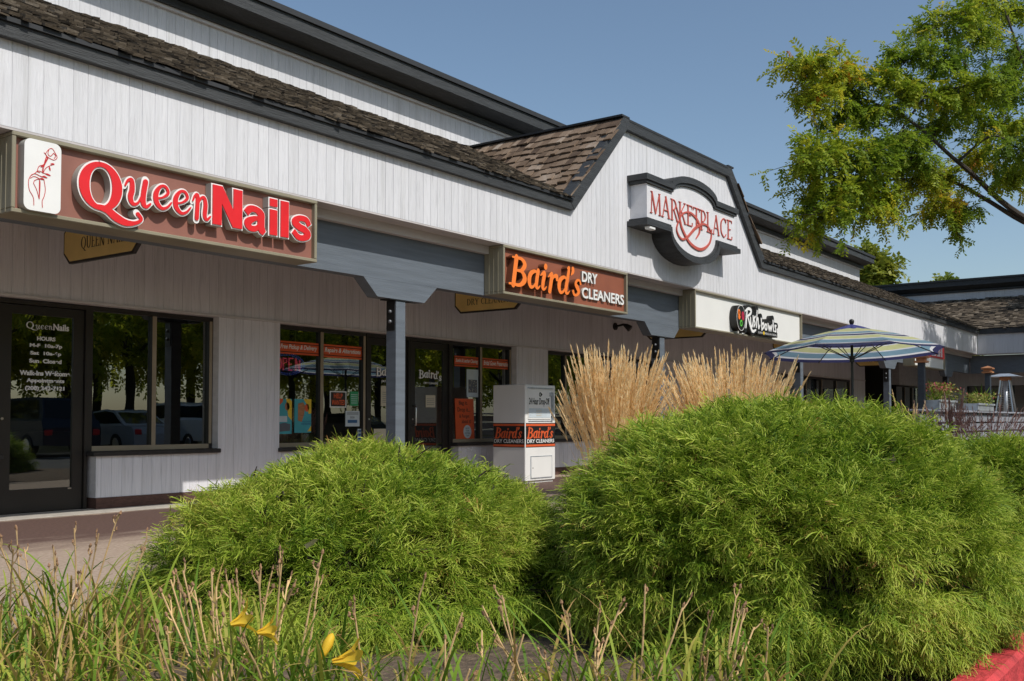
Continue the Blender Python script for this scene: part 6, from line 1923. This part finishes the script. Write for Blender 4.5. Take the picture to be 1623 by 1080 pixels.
plain_tree('shade_tree', 'honey locust off to the right that dapples the far fascia', 34.5, 1.0, 12.8, 3.6, 61, 'locust', PIN, 60, 'shade trees along the far shops', 9, 8, twl=(.4, .8))
plain_tree('shade_tree', 'honey locust in front of the far wing that dapples its roof', 43.0, 1.0, 13.0, 3.9, 62, 'locust', PIN, 60, 'shade trees along the far shops', 9, 8, twl=(.4, .8))
gT = 'trees beyond the roofs'
plain_tree('distant_tree', 'bright leafy tree showing past the end of the upper roof', 60.5, 18.6, 11.6, 1.6, 63, 'tree_leaf', BROAD, 44, gT, 9, 8, (.7, .2), .2, (.4, .7))
plain_tree('distant_tree', 'low round tree crown just over the far wing roof, right one', 75.5, 18.2, 11.0, 2.2, 64, 'tree_leaf', BROAD, 36, gT, 9, 8, (.5, .22), .25, (.45, .75))
plain_tree('distant_tree', 'small dark tree between the two lighter crowns over the wing', 70.0, 20.5, 9.3, 1.3, 65, 'tree_leaf', BROAD, 26, gT, 8, 7, (.35, .2), .3, (.4, .7))
gR = 'trees across the parking lot mirrored in the shop windows'
lot = plain_tree('lot_tree', 'broad tree across the parking lot, seen only mirrored in the windows', 18.0, -17.0, 9.5, 4.8, 66, 'lot_leaf', PIN, 80, gR, 6, 5, (.5, .25), .06, (.5, .8))
for x, y, s, rz in ((25.5, -18.5, 1.1, 1.0), (33, -16.5, .92, 2.2), (40.5, -18.0, 1.15, 3.4), (49, -16.0, 1.0, 4.5), (58, -18.5, 1.2, 5.6), (29, -27, 1.3, .5), (46, -28, 1.3, 1.7), (66, -24, 1.4, 2.9), (21.5, -26, 1.2, 1.1), (37, -25, 1.2, 4.1), (54, -26, 1.3, 2.0), (13.0, -22, 1.0, 3.0), (12, -36, 1.5, 1.0), (22, -37, 1.6, 2.4), (32, -35, 1.5, 4.0), (42, -37, 1.7, 5.2), (52, -36, 1.6, .4), (63, -37, 1.7, 3.3), (75, -35, 1.7, 1.9), (88, -36, 1.8, 4.4)):
    c = copy_tree(lot); c.location = (x, y, -.13); c.scale = (s, s, s); c.rotation_euler = (0, 0, rz)

# ---- parked vehicles across the lot (mirrored in the glass)
def vehicle(name, label, x, y, rz, col, prof, cab, wid=1.8, wheels=(.85, 3.6), L=4.6, bed=None):
    paint = simple('paint_' + name, col, .25, .04, 3)
    t_ = thing(name, label, 'vehicle', (0, 0, 0), 'vehicles parked across the lot')
    f_ = lambda u, v, q: (q, u, v)
    m_ = MB(); hw = wid / 2
    n = len(prof)
    def shell(poly, w_lo, w_hi, zlo, zhi, m_, mat=0):
        k = lambda z: w_lo + (w_hi - w_lo) * (z - zlo) / (zhi - zlo)
        vs = [(-k(v), u, v) for u, v in poly] + [(k(v), u, v) for u, v in poly]
        nn = len(poly)
        m_.add(vs, [tuple(range(nn)), tuple(range(2 * nn - 1, nn - 1, -1))] + [(i, nn + i, nn + (i + 1) % nn, (i + 1) % nn) for i in range(nn)], mat)
    zs = [v for u, v in prof]
    shell(prof, hw * .98, hw, min(zs), max(zs), m_)
    body_ = m_.build('body', paint, t_)
    m_ = MB(); zc = [v for u, v in cab]; shell(cab, hw * .95, hw * .72, min(zc), max(zc), m_); m_.build('cabin', paint, t_)
    m_ = MB()
    uc = sum(u for u, v in cab) / len(cab); vc = (min(zc) + max(zc)) / 2
    inner = [(uc + (u - uc) * .88, vc + (v - vc) * .74) for u, v in cab]
    k = lambda z: hw * (.95 - .23 * (z - min(zc)) / (max(zc) - min(zc)))
    for sg in (-1, 1): m_.add([(sg * (k(v) + .008), u, v) for u, v in inner], [tuple(range(len(inner)))])
    for (a, b) in ((0, 1), (-2, -1)):
        A_, B_ = cab[a], cab[b]
        o = -.01 if a == 0 else .01
        q = [(A_[0] + (B_[0] - A_[0]) * f, A_[1] + (B_[1] - A_[1]) * f) for f in (.12, .86)]
        m_.add([(-k(q[0][1]) * .9, q[0][0] + o, q[0][1] + .01), (k(q[0][1]) * .9, q[0][0] + o, q[0][1] + .01), (k(q[1][1]) * .9, q[1][0] + o, q[1][1] + .01), (-k(q[1][1]) * .9, q[1][0] + o, q[1][1] + .01)], [(0, 1, 2, 3)])
    m_.build('window', M['car_glass'], t_)
    for wy in wheels:
        for sg in (-1, 1):
            m_ = MB(); m_.tube([(sg * (hw - .2), wy, .34), (sg * (hw + .01), wy, .34)], [.34, .34], 20); wl = m_.build('wheel', M['rubber'], t_)
            m_ = MB(); m_.tube([(sg * (hw + .0), wy, .34), (sg * (hw + .02), wy, .34)], [.21, .19], 14); m_.build('rim', M['steel'], wl)
    for sg in (-1, 1):
        m_ = MB(); m_.bbox(sg * hw * .8 - .13, sg * hw * .8 + .13, L - .03, L + .02, .66, .84, .02); m_.build('tail_light', M['red'], t_)
        m_ = MB(); m_.bbox(sg * hw * .8 - .16, sg * hw * .8 + .16, -.02, .04, .62, .78, .02); m_.build('headlight', M['white'], t_)
    t_.location = (x, y, -.13); t_.rotation_euler = (0, 0, rz)
    return t_
SEDAN = [(0, .3), (0, .72), (.15, .80), (1.15, .95), (3.7, .98), (4.5, .92), (4.6, .7), (4.6, .3)]
SEDC = [(1.0, .94), (1.75, 1.42), (2.6, 1.48), (3.2, 1.43), (4.0, .97)]
PICK = [(0, .4), (0, .9), (.2, 1.02), (1.3, 1.12), (5.4, 1.14), (5.5, 1.1), (5.5, .4)]
PICKC = [(1.25, 1.1), (1.9, 1.76), (2.9, 1.82), (3.45, 1.74), (3.6, 1.12)]
VAN = [(0, .35), (0, .85), (.2, .98), (.95, 1.1), (4.9, 1.12), (5.0, .9), (5.0, .35)]
VANC = [(.85, 1.08), (1.5, 1.72), (2.2, 1.84), (4.5, 1.84), (4.85, 1.1)]
vehicle('white_pickup', 'white pickup truck across the lot, mirrored in the nail salon window', 23.4, -14.4, 0, (.72, .72, .72, 1), PICK, PICKC, 1.95, (1.0, 4.4), 5.5)
vehicle('dark_van', 'dark blue van across the lot, mirrored in the nail salon door', 17.2, -13.6, 0, (.02, .03, .05, 1), VAN, VANC, 1.9, (.95, 4.0), 5.0)
vehicle('silver_car', 'silver car across the lot, mirrored behind the pickup', 20.6, -13.8, 0, (.45, .47, .5, 1), SEDAN, SEDC)
vehicle('black_car', 'black car across the lot, mirrored in the cleaners window', 31.6, -13.8, 0, (.02, .02, .024, 1), SEDAN, SEDC)
vehicle('grey_car', 'grey car across the lot, mirrored in the cleaners door', 37.0, -13.8, 0, (.12, .13, .14, 1), SEDAN, SEDC)
